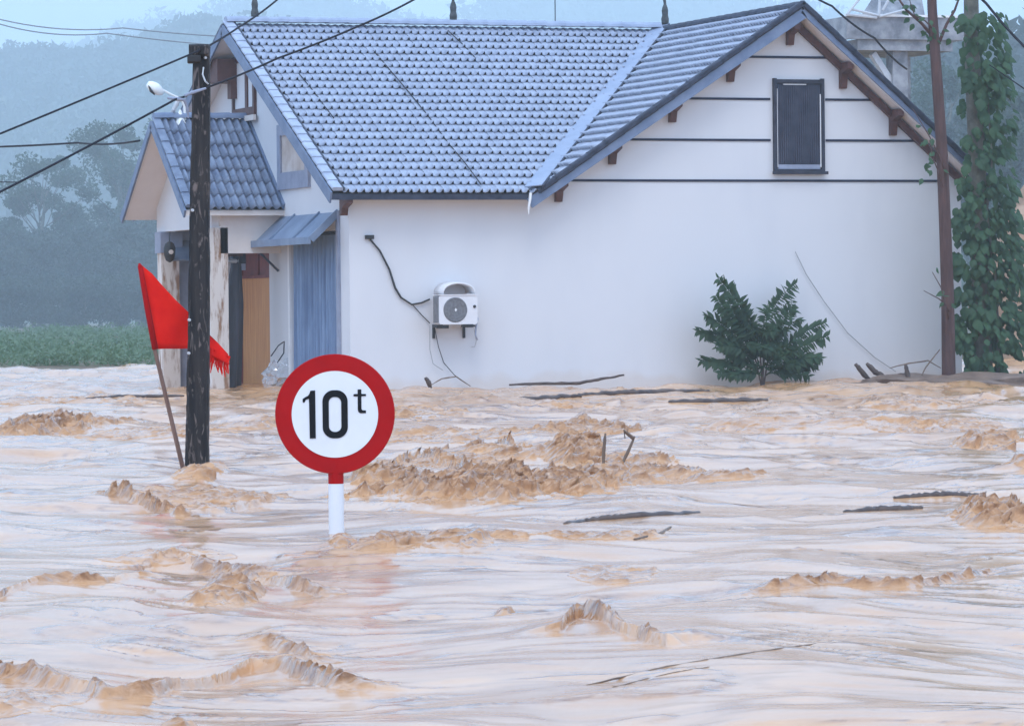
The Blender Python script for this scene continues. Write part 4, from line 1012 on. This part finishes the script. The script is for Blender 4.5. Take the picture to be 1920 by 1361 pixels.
def build_ivy():
    YI = 74.3; b = at(1838, 733, YI)
    E0 = empty('vine_covered_tree', (b.x, b.y, 0), 'tree trunk thickly covered with green climbing vine leaves at right', 'tree')
    rs = random.Random(8)
    pts = [at(u, v, YI) for u, v in ((1846, 790), (1842, 700), (1838, 560), (1836, 420), (1832, 300), (1826, 180), (1822, 80), (1820, -60), (1816, -140))]
    MB().tube(pts, [.22, .21, .18, .17, .17, .16, .15, .14, .13], 10).build('trunk', M['greybark'], E0, smooth=True)
    stem = [at(u, v, YI - .2) for u, v in ((1870, 760), (1872, 640), (1866, 520), (1850, 400), (1860, 300), (1850, 160))]
    MB().tube(stem, [.04, .035, .03, .025, .02, .015], 6).build('vine_stem', M['greybark'], E0, smooth=True)
    lm = leaf_mesh('leaf', M['ivy'], .27, .21, .045)
    prof = [(-40, 30, 44), (30, 36, 46), (90, 34, 48), (150, 30, 58), (220, 34, 62), (300, 36, 62), (380, 48, 66), (430, 56, 80), (500, 58, 82), (580, 54, 86), (650, 52, 84), (700, 40, 80), (735, 20, 50)]
    vv = [p[0] for p in prof]; le = [p[1] for p in prof]; ri = [p[2] for p in prof]
    items = []
    for k in range(2700):
        v = rs.choice([rs.uniform(120, 725), rs.uniform(330, 725), rs.uniform(20, 300) if rs.random() < .55 else rs.uniform(380, 700)])
        l = np.interp(v, vv, le); r = np.interp(v, vv, ri)
        t = rs.random(); u = 1840 - l + (l + r) * t
        if mnoise.noise(Vector((u / 26.0, v / 34.0, 3.3))) < -.22 + (.22 if u < 1812 else 0) * (v > 250): continue
        yo = rs.uniform(-.55, .45); pos = at(u, v, YI + yo)
        side = (t - .5) * 2
        dirv = Vector((side * .55 + rs.uniform(-.4, .4), -.35 + rs.uniform(-.4, .3), -.75 + rs.uniform(-.35, .35)))
        items.append((pos, orient(dirv, Vector((side * .5 + rs.uniform(-.5, .5), -1, .7 + rs.uniform(-.5, .5))), pos, rs.choice((rs.uniform(.35, .7), rs.uniform(.5, 1.1))))))
    items.sort(key=lambda t: t[0].y)
    for pos, m in items[:300]:
        o = bpy.data.objects.new('leaf', lm); COL.objects.link(o); o.parent = E0; m = m.copy(); m.translation = m.translation - E0.location; o.matrix_local = m
    n0 = len(lm.vertices); bv = np.array([list(v.co) for v in lm.vertices]); bf = np.array([list(p.vertices) for p in lm.polygons]); V = []; Fq = []
    for k, (pos, m) in enumerate(items[300:]):
        mm = np.array(m); V.append(bv @ mm[:3, :3].T + mm[:3, 3] - np.array(E0.location)); Fq.append(bf + k * n0)
    o = npmesh('leaves', np.concatenate(V), np.concatenate(Fq), M['ivy'], parent=E0, smooth=True); o['kind'] = 'stuff'
build_ivy()

def twig_pts(a, b, rs, n=5, wob=.06):
    a, b = Vector(a), Vector(b); L = (b - a).length; o = []
    for i in range(n + 1):
        t = i / n; p = a.lerp(b, t)
        if 0 < i < n: p = p + Vector((rs.uniform(-1, 1), rs.uniform(-1, 1), rs.uniform(-1, 1))) * L * wob
        o.append(p)
    return o
def build_slim_tree():
    YS = 73.6; b = at(1779, 722, YS); rs = random.Random(12)
    E0 = empty('slender_tree', (b.x, b.y, 0), 'slender tree with bare brown trunk at the right end of the house', 'tree')
    pts = [at(u, v, YS) for u, v in ((1782, 800), (1779, 716), (1777, 560), (1772, 420), (1766, 280), (1757, 150), (1748, 20), (1744, -80), (1738, -160))]
    MB().tube(pts, [.15, .135, .125, .118, .112, .105, .095, .085, .08], 12).build('trunk', M['bark'], E0, smooth=True)
    br = [((1756, 78), (1700, 20), (1672, -20)), ((1760, 82), (1790, 20), (1808, -30)), ((1775, 330), (1745, 260), (1712, 205)), ((1755, 60), (1715, 30), (1702, -10)),
          ((1768, 350), (1750, 300), (1742, 262)), ((1779, 585), (1760, 560), (1732, 545)), ((1779, 600), (1765, 540), (1748, 510))]
    lm = leaf_mesh('leaf', M['ivy'], .17, .11, .02)
    for i, q in enumerate(br):
        P = [at(u, v, YS - .05 * i) for u, v in q]; r0 = .035 if i in (0, 1) else .016
        MB().tube([P[0], P[0].lerp(P[1], .5) + Vector((0, 0, .05)), P[1], P[2]], [r0, r0 * .85, r0 * .7, r0 * .4], 6).build('branch', M['bark'], E0, smooth=True)
        for k in range([14, 16, 5, 12, 4, 3, 3][i]):
            t = rs.random(); base = P[0].lerp(P[1], t * 2) if t < .5 else P[1].lerp(P[2], t * 2 - 1)
            p = base + Vector((rs.uniform(-.18, .18), rs.uniform(-.2, .2), rs.uniform(-.15, .15)))
            o = bpy.data.objects.new('leaf', lm); COL.objects.link(o); o.parent = E0
            m = orient((rs.uniform(-1, 1), rs.uniform(-.6, .3), rs.uniform(-1, .2)), (rs.uniform(-.4, .4), -1, .8), p - E0.location, rs.uniform(.6, 1.1)); o.matrix_local = m
    for u, v in ((1738, 262), (1742, 295), (1738, 318), (1730, 335), (1748, 260), (1752, 285)):
        p = at(u, v, YS - .2); o = bpy.data.objects.new('leaf', lm); COL.objects.link(o); o.parent = E0
        o.matrix_local = orient((rs.uniform(-1, 1), -.3, -.6), (rs.uniform(-.4, .4), -1, .8), p - E0.location, .9)
build_slim_tree()

def build_bush():
    YB_ = 75.0; b = at(1432, 712, YB_); rs = random.Random(4)
    E0 = empty('bush', (b.x, b.y, 0), 'leafy dark green bush standing in the flood against the white wall', 'bush')
    lm = leaf_mesh('leaflet', M['bush'], .20, .085, .015)
    bv = np.array([list(v.co) for v in lm.vertices]); bf = np.array([list(p.vertices) for p in lm.polygons])
    # fronds: pixel start, bend, end
    FR = [((1425, 640), (1385, 560), (1345, 520)), ((1430, 620), (1450, 560), (1494, 530)), ((1425, 650), (1360, 590), (1342, 552)), ((1420, 660), (1350, 600), (1322, 590)),
          ((1420, 670), (1345, 620), (1306, 620)), ((1440, 640), (1465, 590), (1490, 578)), ((1450, 670), (1500, 620), (1550, 604)), ((1450, 680), (1505, 645), (1555, 628)),
          ((1445, 690), (1500, 665), (1544, 672)), ((1420, 690), (1350, 672), (1314, 676)), ((1425, 640), (1400, 600), (1380, 560)), ((1430, 650), (1430, 600), (1440, 570)),
          ((1420, 690), (1370, 650), (1350, 640)), ((1440, 690), (1480, 680), (1530, 690)), ((1430, 690), (1390, 670), (1360, 660)), ((1440, 690), (1470, 640), (1500, 640)),
          ((1425, 700), (1380, 690), (1345, 700)), ((1440, 700), (1490, 695), (1520, 705)), ((1430, 690), (1440, 640), (1460, 610)), ((1425, 690), (1410, 640), (1400, 610)),
          ((1430, 705), (1400, 690), (1375, 705)), ((1435, 705), (1460, 680), (1485, 700)), ((1440, 660), (1480, 600), (1485, 560)), ((1420, 640), (1375, 600), (1365, 555)),
          ((1445, 690), (1470, 660), (1500, 655)), ((1415, 680), (1380, 640), (1345, 625)), ((1450, 690), (1500, 690), (1515, 680)), ((1430, 670), (1405, 660), (1390, 630)), ((1440, 680), (1450, 650), (1475, 625))]
    for k in range(26):
        cu, cv = rs.uniform(1385, 1480), rs.uniform(620, 705); an = rs.uniform(-2.9, .3); L_ = rs.uniform(28, 62)
        FR.append(((cu, cv), (cu + math.cos(an) * L_ * .6, cv + math.sin(an) * L_ * .6 - 8), (cu + math.cos(an) * L_ * 1.25, cv + math.sin(an) * L_ * .8 + 8)))
    for i, (a, m, e) in enumerate(FR):
        yo = rs.uniform(-.45, .25); A, Mm, Ee = at(*a, YB_ + yo * .3), at(*m, YB_ + yo * .7), at(*e, YB_ + yo)
        c = []
        for k in range(13):
            t = k / 12; c.append(A * (1 - t) ** 2 + Mm * 2 * t * (1 - t) + Ee * t * t)
        m_ = MB(); m_.tube(c, [.014 * (1 - .7 * k / 12) for k in range(13)], 5)
        fr = m_.build('frond', M['bush'], E0)
        V = []; Fq = []; k = 0; L = sum((c[j + 1] - c[j]).length for j in range(12)); npair = max(7, int(L / .06))
        for j in range(npair):
            t = .22 + .78 * j / npair; q = t * 12; j0 = min(int(q), 11); p = c[j0].lerp(c[j0 + 1], q - j0); d = (c[j0 + 1] - c[j0]).normalized()
            for s in (-1, 1):
                sd_ = d.cross(Vector((0, -1, .25))).normalized() * s
                dirv = d * .65 + sd_ * .7 + Vector((rs.uniform(-.25, .25), rs.uniform(-.45, .25), rs.uniform(-.75, -.05)))
                mm = np.array(orient(dirv, (rs.uniform(-.3, .3), -.7, .9), p, rs.uniform(.75, 1.25) * (1 - .35 * t * (t > .85)) * min(1.0, .6 + L * .4)))
                V.append(bv @ mm[:3, :3].T + mm[:3, 3] - np.array(E0.location)); Fq.append(bf + k * len(bv)); k += 1
        o = npmesh('leaflets', np.concatenate(V), np.concatenate(Fq), M['bush'], parent=fr, smooth=True); o['kind'] = 'stuff'
    for a in ((1424, 640), (1432, 640), (1442, 660), (1416, 670)):
        MB().tube([at(1430, 735, YB_), at(*a, YB_)], [.02, .014], 6).build('stem', M['log'], E0)
build_bush()

# ------------------------------------------------------------------ broadleaf trees beyond the flood
def tree_data(seed, h, spread, nclump, nleaf, lsize, loose):
    rs = np.random.RandomState(seed); r = random.Random(seed); t = MB()
    top = Vector((r.uniform(-.3, .3), r.uniform(-.3, .3), h * .82))
    tr = [Vector((0, 0, -.5)), Vector((.1, 0, h * .25)), Vector((-.05, .1, h * .5)), top]
    t.tube(tr, [h * .028, h * .022, h * .016, h * .005], 8)
    cl = []
    for k in range(nclump):
        f = r.uniform(.30, 1.0); a = r.uniform(0, 2 * math.pi); rad = spread * (.35 + .65 * math.sin(math.pi * min(1, (f - .22) / .9))) * r.uniform(.3, 1)
        c = Vector((math.cos(a) * rad, math.sin(a) * rad, h * f)); s = Vector((0, 0, h * (f * .72))); s.x = .05
        t.tube([s, s.lerp(c, .55) + Vector((0, 0, -.1)), c], [h * .005, h * .003, h * .0012], 5)
        q = spread * (r.uniform(.15, .32) if loose else r.uniform(.24, .5))
        cl.append(leaf_cloud(c, (q, q, q * .75), nleaf, lsize, rs, shell=.35))
    v, f = join_clouds(cl); return t, v, f
def make_tree(name, loc, data, mt, label, group, sc=1.0, rz=0.0):
    E0 = empty(name, loc, label, 'tree', group, rz=rz); E0.scale = (sc, sc, sc)
    t, v, f = data
    if 'me' not in _cache.get(id(data), {}):
        a = t.build('trunk', M['greybark'], E0, local=True, smooth=True); b = npmesh('crown', v, f, mt, parent=E0); _cache[id(data)] = {'me': (a.data, b.data)}
    else:
        for nm, me in zip(('trunk', 'crown'), _cache[id(data)]['me']):
            o = bpy.data.objects.new(nm, me); COL.objects.link(o); o.parent = E0
    return E0
_cache = {}
T_loose = tree_data(31, 8.0, 2.8, 46, 330, .085, True)
T_loose2 = tree_data(32, 7.0, 2.6, 40, 330, .085, True)
T_dense = tree_data(33, 5.0, 2.4, 30, 420, .11, False)
T_dense2 = tree_data(34, 4.2, 2.3, 28, 420, .11, False)
def gp(u, dist, z=.2):
    p = atd(u, 591, dist); return (p.x, p.y, z)
LB = 'misty trees left of the house'
make_tree('misty_tree', gp(232, 667), T_loose, M['tree'], 'tall loose misty tree just left of the porch', LB, 3.99, .4)
make_tree('misty_tree', gp(78, 638), T_loose2, M['tree'], 'shorter loose misty tree nearer the left edge', LB, 3.55, 1.9)
make_tree('misty_tree', gp(304, 710), T_loose2, M['tree'], 'misty tree mostly hidden behind the porch roof', LB, 4.50, 3.4)
lab = ['leftmost dark tree of the dense row on the far bank', 'second dark tree from the left in the dense far bank row', 'third dark tree from the left in the dense far bank row',
       'dark tree in the dense row below the tall misty tree', 'dark tree in the dense row nearest the porch', 'dark tree behind the porch columns on the far bank']
for i, (u, dd, s, rz) in enumerate(((-10, 350, 2.7, 0), (62, 365, 3.0, 1), (128, 350, 2.6, 2.2), (190, 365, 3.1, 3.1), (258, 350, 2.9, 4.2), (330, 365, 2.8, 5.0))):
    make_tree('bank_tree', gp(u, dd * 1.8), (T_dense, T_dense2)[i % 2], M['tree2'], lab[i], 'dense dark trees on the far bank', s * 1.07, rz)
for i, (u, s, rz) in enumerate(((20, 1.9, .6), (96, 1.8, 2.9), (160, 1.9, 5.5), (228, 1.85, 1.2), (288, 1.9, 3.7))):
    make_tree('low_tree', gp(u, 560 + (i % 2) * 16, -1.6), (T_dense2, T_dense)[i % 2], M['tree2'],
              ['low tree at the far left foot of the dense bank row', 'low tree second from left at the foot of the bank row', 'low tree in the middle of the foot of the bank row', 'low tree second nearest the porch at the bank foot', 'low tree nearest the porch at the bank foot'][i], 'low trees at the foot of the bank', s * .95, rz)
rl = ['misty tree behind the right gable slope under the tower', 'misty tree between the slender trunk and the vine trunk', 'misty tree right of the vine trunk at the right edge', 'shorter misty tree beyond the right edge of the vine']
for i, (u, dd, z, s, rz) in enumerate(((1715, 290, 4.0, 2.0, .5), (1772, 300, 4.0, 2.0, 2.0), (1905, 280, 3.0, 2.1, 3.3), (1950, 240, 1.0, 1.7, 4.4))):
    make_tree('hillside_tree', gp(u, dd * 1.35, z * 1.35), (T_dense, T_loose2)[i % 2], M['tree'], rl[i], 'misty trees right of the house', s * 1.35, rz)

# grass and low growth along the far bank
def build_grass():
    rs = np.random.RandomState(9); cl = []
    for k in range(1300):
        dd = 111 + 250 * rs.rand() ** 1.7; u = rs.uniform(-250, 520)
        s_ = (u - 960) / FPX * dd; x = s_ * CY + dd * SY; y = -s_ * SY + dd * CY
        q = (.20 + .26 * rs.rand()) * (dd / 110.0) ** .55
        cl.append(leaf_cloud((x, y, .08 + q * .45), (q * 1.5, q * 1.5, q * .8), 46, q * .17, rs, shell=.3))
    v, f = join_clouds(cl); v[:, 2] = np.maximum(v[:, 2], .0)
    tag(npmesh('bank_grass', v, f, M['grass']), 'green grass and low growth along the far bank', kind='stuff')
build_grass()

# eroded earth bank at the right edge and muddy ledge under the trees
def mound(name, c, rad, mt, label, seed, n=36, m=14, amp=.18, kind='structure'):
    V = []; c = Vector(c)
    for j in range(m + 1):
        ph = math.pi / 2 * j / m
        for i in range(n):
            th = 2 * math.pi * i / n
            d = Vector((math.cos(th) * math.cos(ph), math.sin(th) * math.cos(ph), math.sin(ph)))
            k = 1 + amp * mnoise.fractal(d * 2.3 + Vector((seed, 0, 0)), 1.0, 2.0, 5)
            V.append((c.x + d.x * rad[0] * k, c.y + d.y * rad[1] * k, c.z + d.z * rad[2] * k))
    fs = [(j * n + i, j * n + (i + 1) % n, (j + 1) * n + (i + 1) % n, (j + 1) * n + i) for j in range(m) for i in range(n)]
    o = MB().add(V, fs).build(name, mt, None, origin=c, smooth=True); return tag(o, label, kind=kind)
p = gp(2030, 112, -.5); mound('earth_bank', p, (2.6, 4.0, 5.3), M['earth'], 'bare brown eroded earth bank at the right edge', 5)
p = at(1815, 726, 73.5); mound('mud_ledge', (p.x, p.y + .3, -.25), (2.7, 1.2, .34), M['mud'], 'dark mud ledge under the two trees at right', 7, amp=.35)

# ------------------------------------------------------------------ tower behind the house
def build_tower():
    Yt = 100.0; c = at(1690, 60, Yt)
    E0 = empty('water_tower', (c.x, c.y, 0), 'weathered grey concrete tower with sloping panel behind the right gable', 'tower')
    x0, x1 = at(1585, 55, Yt).x, at(1806, 55, Yt).x; z1 = at(1690, 33, Yt).z; z0 = at(1690, 75, Yt).z
    MB().box(x0, x1, Yt - .08, Yt + .1, z0, z1).build('parapet', M['concrete'], E0)
    MB().box(x0, x0 + .15, Yt + .1, Yt + 3.2, z0, z1).build('parapet', M['concrete'], E0)
    MB().box(x1 - .15, x1, Yt + .1, Yt + 3.2, z0, z1).build('parapet', M['concrete'], E0)
    MB().box(x0 + .35, x1 - .3, Yt + .02, Yt + 3.0, z0 - .28, z0 - .001).build('deck', M['concrete'], E0)
    MB().box(x0 - .02, x1 + .03, Yt - .12, Yt + .0, z1 + .001, z1 + .06).build('coping', M['white'], E0)
    for xx, yy in ((at(1694, 100, Yt).x, Yt + .4), (x0 + .6, Yt + 2.6), (x1 - .6, Yt + 2.6)):
        MB().beam((xx, yy, -.6), (xx, yy, z0 - .281), .42, .42, up=(0, 1, 0)).build('leg', M['concrete'], E0)
    a = at(1694, 78, Yt); MB().beam(a + Vector((-.75, .3, -.3)), a + Vector((0, .4, -1.3)), .16, .16).build('brace', M['galv'], E0)
    q = [at(1612, 34, Yt + .3), at(1735, 34, Yt + .3), at(1722, -40, Yt + 1.2), at(1660, -40, Yt + 1.2)]
    MB().slab(q, .06).build('roof_panel', M['concrete'], E0)
    for a, b in (((1588, 28), (1628, -22)), ((1598, 18), (1648, 30)), ((1648, 32), (1702, 18)), ((1648, 30), (1650, -20)), ((1588, 28), (1644, 34)), ((1655, 20), (1672, -10))):
        MB().tube([at(*a, Yt - .2), at(*b, Yt - .2)], .035, 6).build('pipe_rail', M['galv'], E0)
build_tower()

# ------------------------------------------------------------------ things around the porch and in the flood
def build_tarp():
    Yt = 80.7; b = at(424, 715, Yt)
    E0 = empty('furled_parasol', (b.x, b.y, 0), 'dark furled parasol leaning beside the brown door', 'parasol')
    pts = [at(u, v, Yt) for u, v in ((428, 760), (428, 715), (432, 640), (438, 570), (442, 500), (440, 470))]
    m = MB(); n = 14; rs = random.Random(4); vs = []
    rad = [.19, .21, .20, .16, .09, .06]
    for p, r in zip(pts, rad):
        for k in range(n):
            a = 2 * math.pi * k / n; rr = r * (1 + .28 * math.cos(5 * a))
            vs.append(p + Vector((math.cos(a) * rr, math.sin(a) * rr, 0)))
    m.add(vs, [(i * n + k, i * n + (k + 1) % n, (i + 1) * n + (k + 1) % n, (i + 1) * n + k) for i in range(5) for k in range(n)] + [tuple(5 * n + k for k in range(n))])
    m.build('canopy', M['tarp'], E0, smooth=True)
    MB().tube([at(438, 480, Yt), at(438, 462, Yt)], .05, 8).build('cap', M['black'], E0)
    MB().tube([at(426, 489, Yt - .05), at(446, 490, Yt - .05)], .045, 8).build('tie_strap', M['galv'], E0)
build_tarp()
def wall_lantern():
    p = at(460, 490, 80.9); E0 = empty('meter_box', (p.x, p.y, p.z), 'small dark electric meter box on a rail beside the porch door', 'meter box')
    MB().box(p.x - .14, p.x - .02, p.y - .1, p.y + .1, p.z - .15, p.z + .28).build('box', M['frame'], E0)
    MB().box(p.x - .2, p.x - .04, p.y - .16, p.y - .101, p.z - .18, p.z - .05).build('cover', M['greyframe'], E0)
    MB().tube([at(452, 470, 80.9), at(470, 462, 80.7), at(484, 452, 80.5)], .03, 6).build('conduit', M['cable'], E0)
wall_lantern()
def speaker():
    p = at(318, 470, 83.3); E0 = empty('hanging_object', p, 'small black rounded object hanging on the left porch column', 'hanging object')
    MB().lathe([(.01, -.24), (.08, -.2), (.115, -.08), (.12, .05), (.09, .14), (.03, .18)], p, n=14).build('body', M['black'], E0, smooth=True)
    MB().lathe([(.001, -.012), (.045, -.012), (.05, .02)], p + Vector((0, -.12, -.03)), 'y', 12).build('glass', M['cream'], E0)
    MB().tube([p + Vector((0, 0, .17)), p + Vector((.02, .05, .38))], .012, 6).build('hook', M['black'], E0)
speaker()
def bag():
    p = at(530, 695, 79.9); rs = random.Random(5); E0p = Vector((p.x - .1, p.y, 0))
    m = MB(); n, k = 20, 12; vs = []
    for j in range(k + 1):
        ph = math.pi * j / k
        for i in range(n):
            th = 2 * math.pi * i / n; d = Vector((math.cos(th) * math.sin(ph), math.sin(th) * math.sin(ph), math.cos(ph)))
            f = 1 + .45 * mnoise.noise(d * 3.5) + .2 * mnoise.noise(d * 9)
            vs.append((E0p.x + d.x * .30 * f + .12 * d.z, E0p.y + d.y * .2 * f, .2 + d.z * .26 * f))
    m.add(vs, [(j * n + i, j * n + (i + 1) % n, (j + 1) * n + (i + 1) % n, (j + 1) * n + i) for j in range(k) for i in range(n)])
    tag(m.build('plastic_bag', M['plastic'], None, origin=E0p), 'crumpled clear plastic bag at the foot of the side wall', 'plastic bag')
bag()
cable('loose_cable', [at(u, v, 79.6) for u, v in ((508, 668), (522, 648), (533, 640), (532, 662), (520, 680))], .012, M['cable'], 'loop of dark cable above the plastic bag by the door', n=4)

def stick(name, pts, r, label, mt='log', group=None, cat='driftwood'):
    P = [Vector(p) for p in pts]; rs = random.Random(int(pts[0][0] * 100)); o = []
    n = 6; L = len(P) - 1
    for i in range(L):
        for k in range(n): o.append(P[i].lerp(P[i + 1], k / n) + Vector((0, 0, rs.uniform(-.2, .2) * r)))
    o.append(P[-1]); m = len(o)
    rr = [r * (.35 + .65 * math.sin(math.pi * min(.97, max(.06, i / (m - 1)))) ** .5) * rs.uniform(.85, 1.15) for i in range(m)]
    ob = MB().tube(o, rr, 8).build(name, M[mt], None, origin=P[0], smooth=True); return tag(ob, label, cat, group)
def on_water(u, v, dz=0.02):
    """first point where the line of sight meets the flood surface"""
    d = ray(u, v); ts = np.linspace(12.0, 100.0, 6000); x, y, z = CP.x + d.x * ts, CP.y + d.y * ts, CP.z + d.z * ts
    hh, _ = water_h(x * CY - y * SY, x * SY + y * CY); k = int(np.argmax(z < hh)) if (z < hh).any() else len(ts) - 1
    return Vector((x[k], y[k], hh[k] + dz))
def floating(pix, r, label, dz=.01, mt='log'):
    pix = [(pix[i][0] + (pix[i + 1][0] - pix[i][0]) * k / 2, pix[i][1] + (pix[i + 1][1] - pix[i][1]) * k / 2) for i in range(len(pix) - 1) for k in range(2)] + [pix[-1]]
    pts = [on_water(u, v, dz) for u, v in pix]; ym = sorted(p.y for p in pts)[len(pts) // 2]
    pts = [at(u, v, p.y if abs(p.y - ym) < 1.2 else ym) for (u, v), p in zip(pix, pts)]
    return stick('floating_branch', pts, r, label, mt, 'branches floating in the flood')
floating([(930, 752), (1010, 748), (1090, 742)], .05, 'brown floating branch left end of the group before the wall')
floating([(1085, 741), (1160, 737), (1240, 735), (1330, 733)], .055, 'long dark floating branch right in front of the white wall')
floating([(1255, 754), (1340, 753), (1440, 751)], .05, 'brown floating branch below and left of the bush')
floating([(1060, 982), (1130, 974), (1200, 969), (1310, 961)], 0.027, 'long dark floating branch in mid-stream right of the sign')
floating([(1676, 934), (1740, 930), (1790, 928), (1846, 931)], .03, 'upper dark floating branch near the right edge')
floating([(1582, 961), (1640, 957), (1690, 956), (1730, 953)], .03, 'lower dark floating branch near the right edge')
floating([(160, 748), (230, 743), (345, 742)], .03, 'thin dark floating stick left of the utility pole')
floating([(1190, 1012), (1240, 1000), (1258, 988)], .012, 'thin pale floating twig below the mid-stream branch', mt='twig')
floating([(1100, 1284), (1250, 1250), (1400, 1225), (1530, 1206)], .005, 'long thin floating stalk in the lower right water', mt='twig')
floating([(1150, 1288), (1260, 1262), (1330, 1250)], .0045, 'shorter thin floating stalk below the long one', mt='twig')
def upstick(pix, r, label, Y):
    return stick('standing_stick', [at(u, v, Y) for u, v in pix], r, label, 'twig', 'sticks standing in the rapids')
b1 = on_water(1131, 880); b2 = on_water(1160, 878)
upstick([(1131, 884), (1132, 845), (1135, 812)], .014, 'upright thin stick standing in the rapids', b1.y)
o = upstick([(1160, 882), (1176, 850), (1190, 818)], .013, 'slanted forked stick standing in the rapids', b2.y)
MB().tube([at(1188, 822, b2.y), at(1170, 808, b2.y), at(1172, 822, b2.y)], [.016, .014, .006], 6).build('fork', M['twig'], o)
# drifted branches heaped by the right-hand trees
hp = [((1604, 682), (1618, 700), (1634, 716)), ((1625, 682), (1645, 700), (1668, 712)), ((1640, 716), (1690, 708), (1724, 716)), ((1690, 715), (1760, 716), (1830, 706)),
      ((1698, 682), (1702, 705), (1704, 728)), ((1720, 722), (1735, 690), (1762, 655)), ((1668, 690), (1700, 682), (1740, 676), (1764, 690))]
hl = ['left black branch stub sticking out of the debris heap', 'right black branch stub sticking out of the debris heap', 'dark log lying flat in the debris heap by the wall', 'log lying between the two trees at right',
      'short upright stake in the debris heap', 'thin bent twig rising beside the slender trunk', 'arching thin twig above the debris heap']
for i, q in enumerate(hp):
    stick('drifted_branch', [at(u, v, 74.2 - .1 * i) for u, v in q], (.05, .055, .09, .06, .05, .015, .014)[i], hl[i], 'log' if i < 5 else 'twig', 'branches drifted against the house')
stick('black_stub', [at(798, 708, 75.2), at(803, 716, 75.2), at(808, 728, 75.2)], .045, 'short black stub poking out of the water under the air conditioner', 'log')
stick('drifted_twig', [at(808, 722, 75.1), at(828, 710, 75.1), at(855, 706, 75.1), at(882, 724, 75.1)], .012, 'thin twig tangle under the air conditioner', 'twig')
stick('drifted_twig', [at(955, 722, 75.2), at(1000, 719, 75.2), at(1080, 719, 75.2), at(1120, 712, 75.2), at(1170, 703, 75.2)], .03, 'low dark branch lying along the foot of the wall', 'log')

# ------------------------------------------------------------------ rain haze
hz = MB().box(-4200, 7200, -120, 6600, -1.9, 345).build('haze', None)
tag(hz, 'pale blue rain haze in the air', kind='stuff')
hm = bpy.data.materials.new('rain_haze'); hm.use_nodes = True; nt = hm.node_tree; nt.nodes.clear()
ho = nt.nodes.new('ShaderNodeOutputMaterial'); hv = nt.nodes.new('ShaderNodeVolumePrincipled')
hv.inputs['Color'].default_value = (0.84, 0.95, 1.0, 1); hv.inputs['Density'].default_value = 0.00055; hv.inputs['Anisotropy'].default_value = 0.1
nt.links.new(hv.outputs[0], ho.inputs['Volume']); hz.data.materials.append(hm)
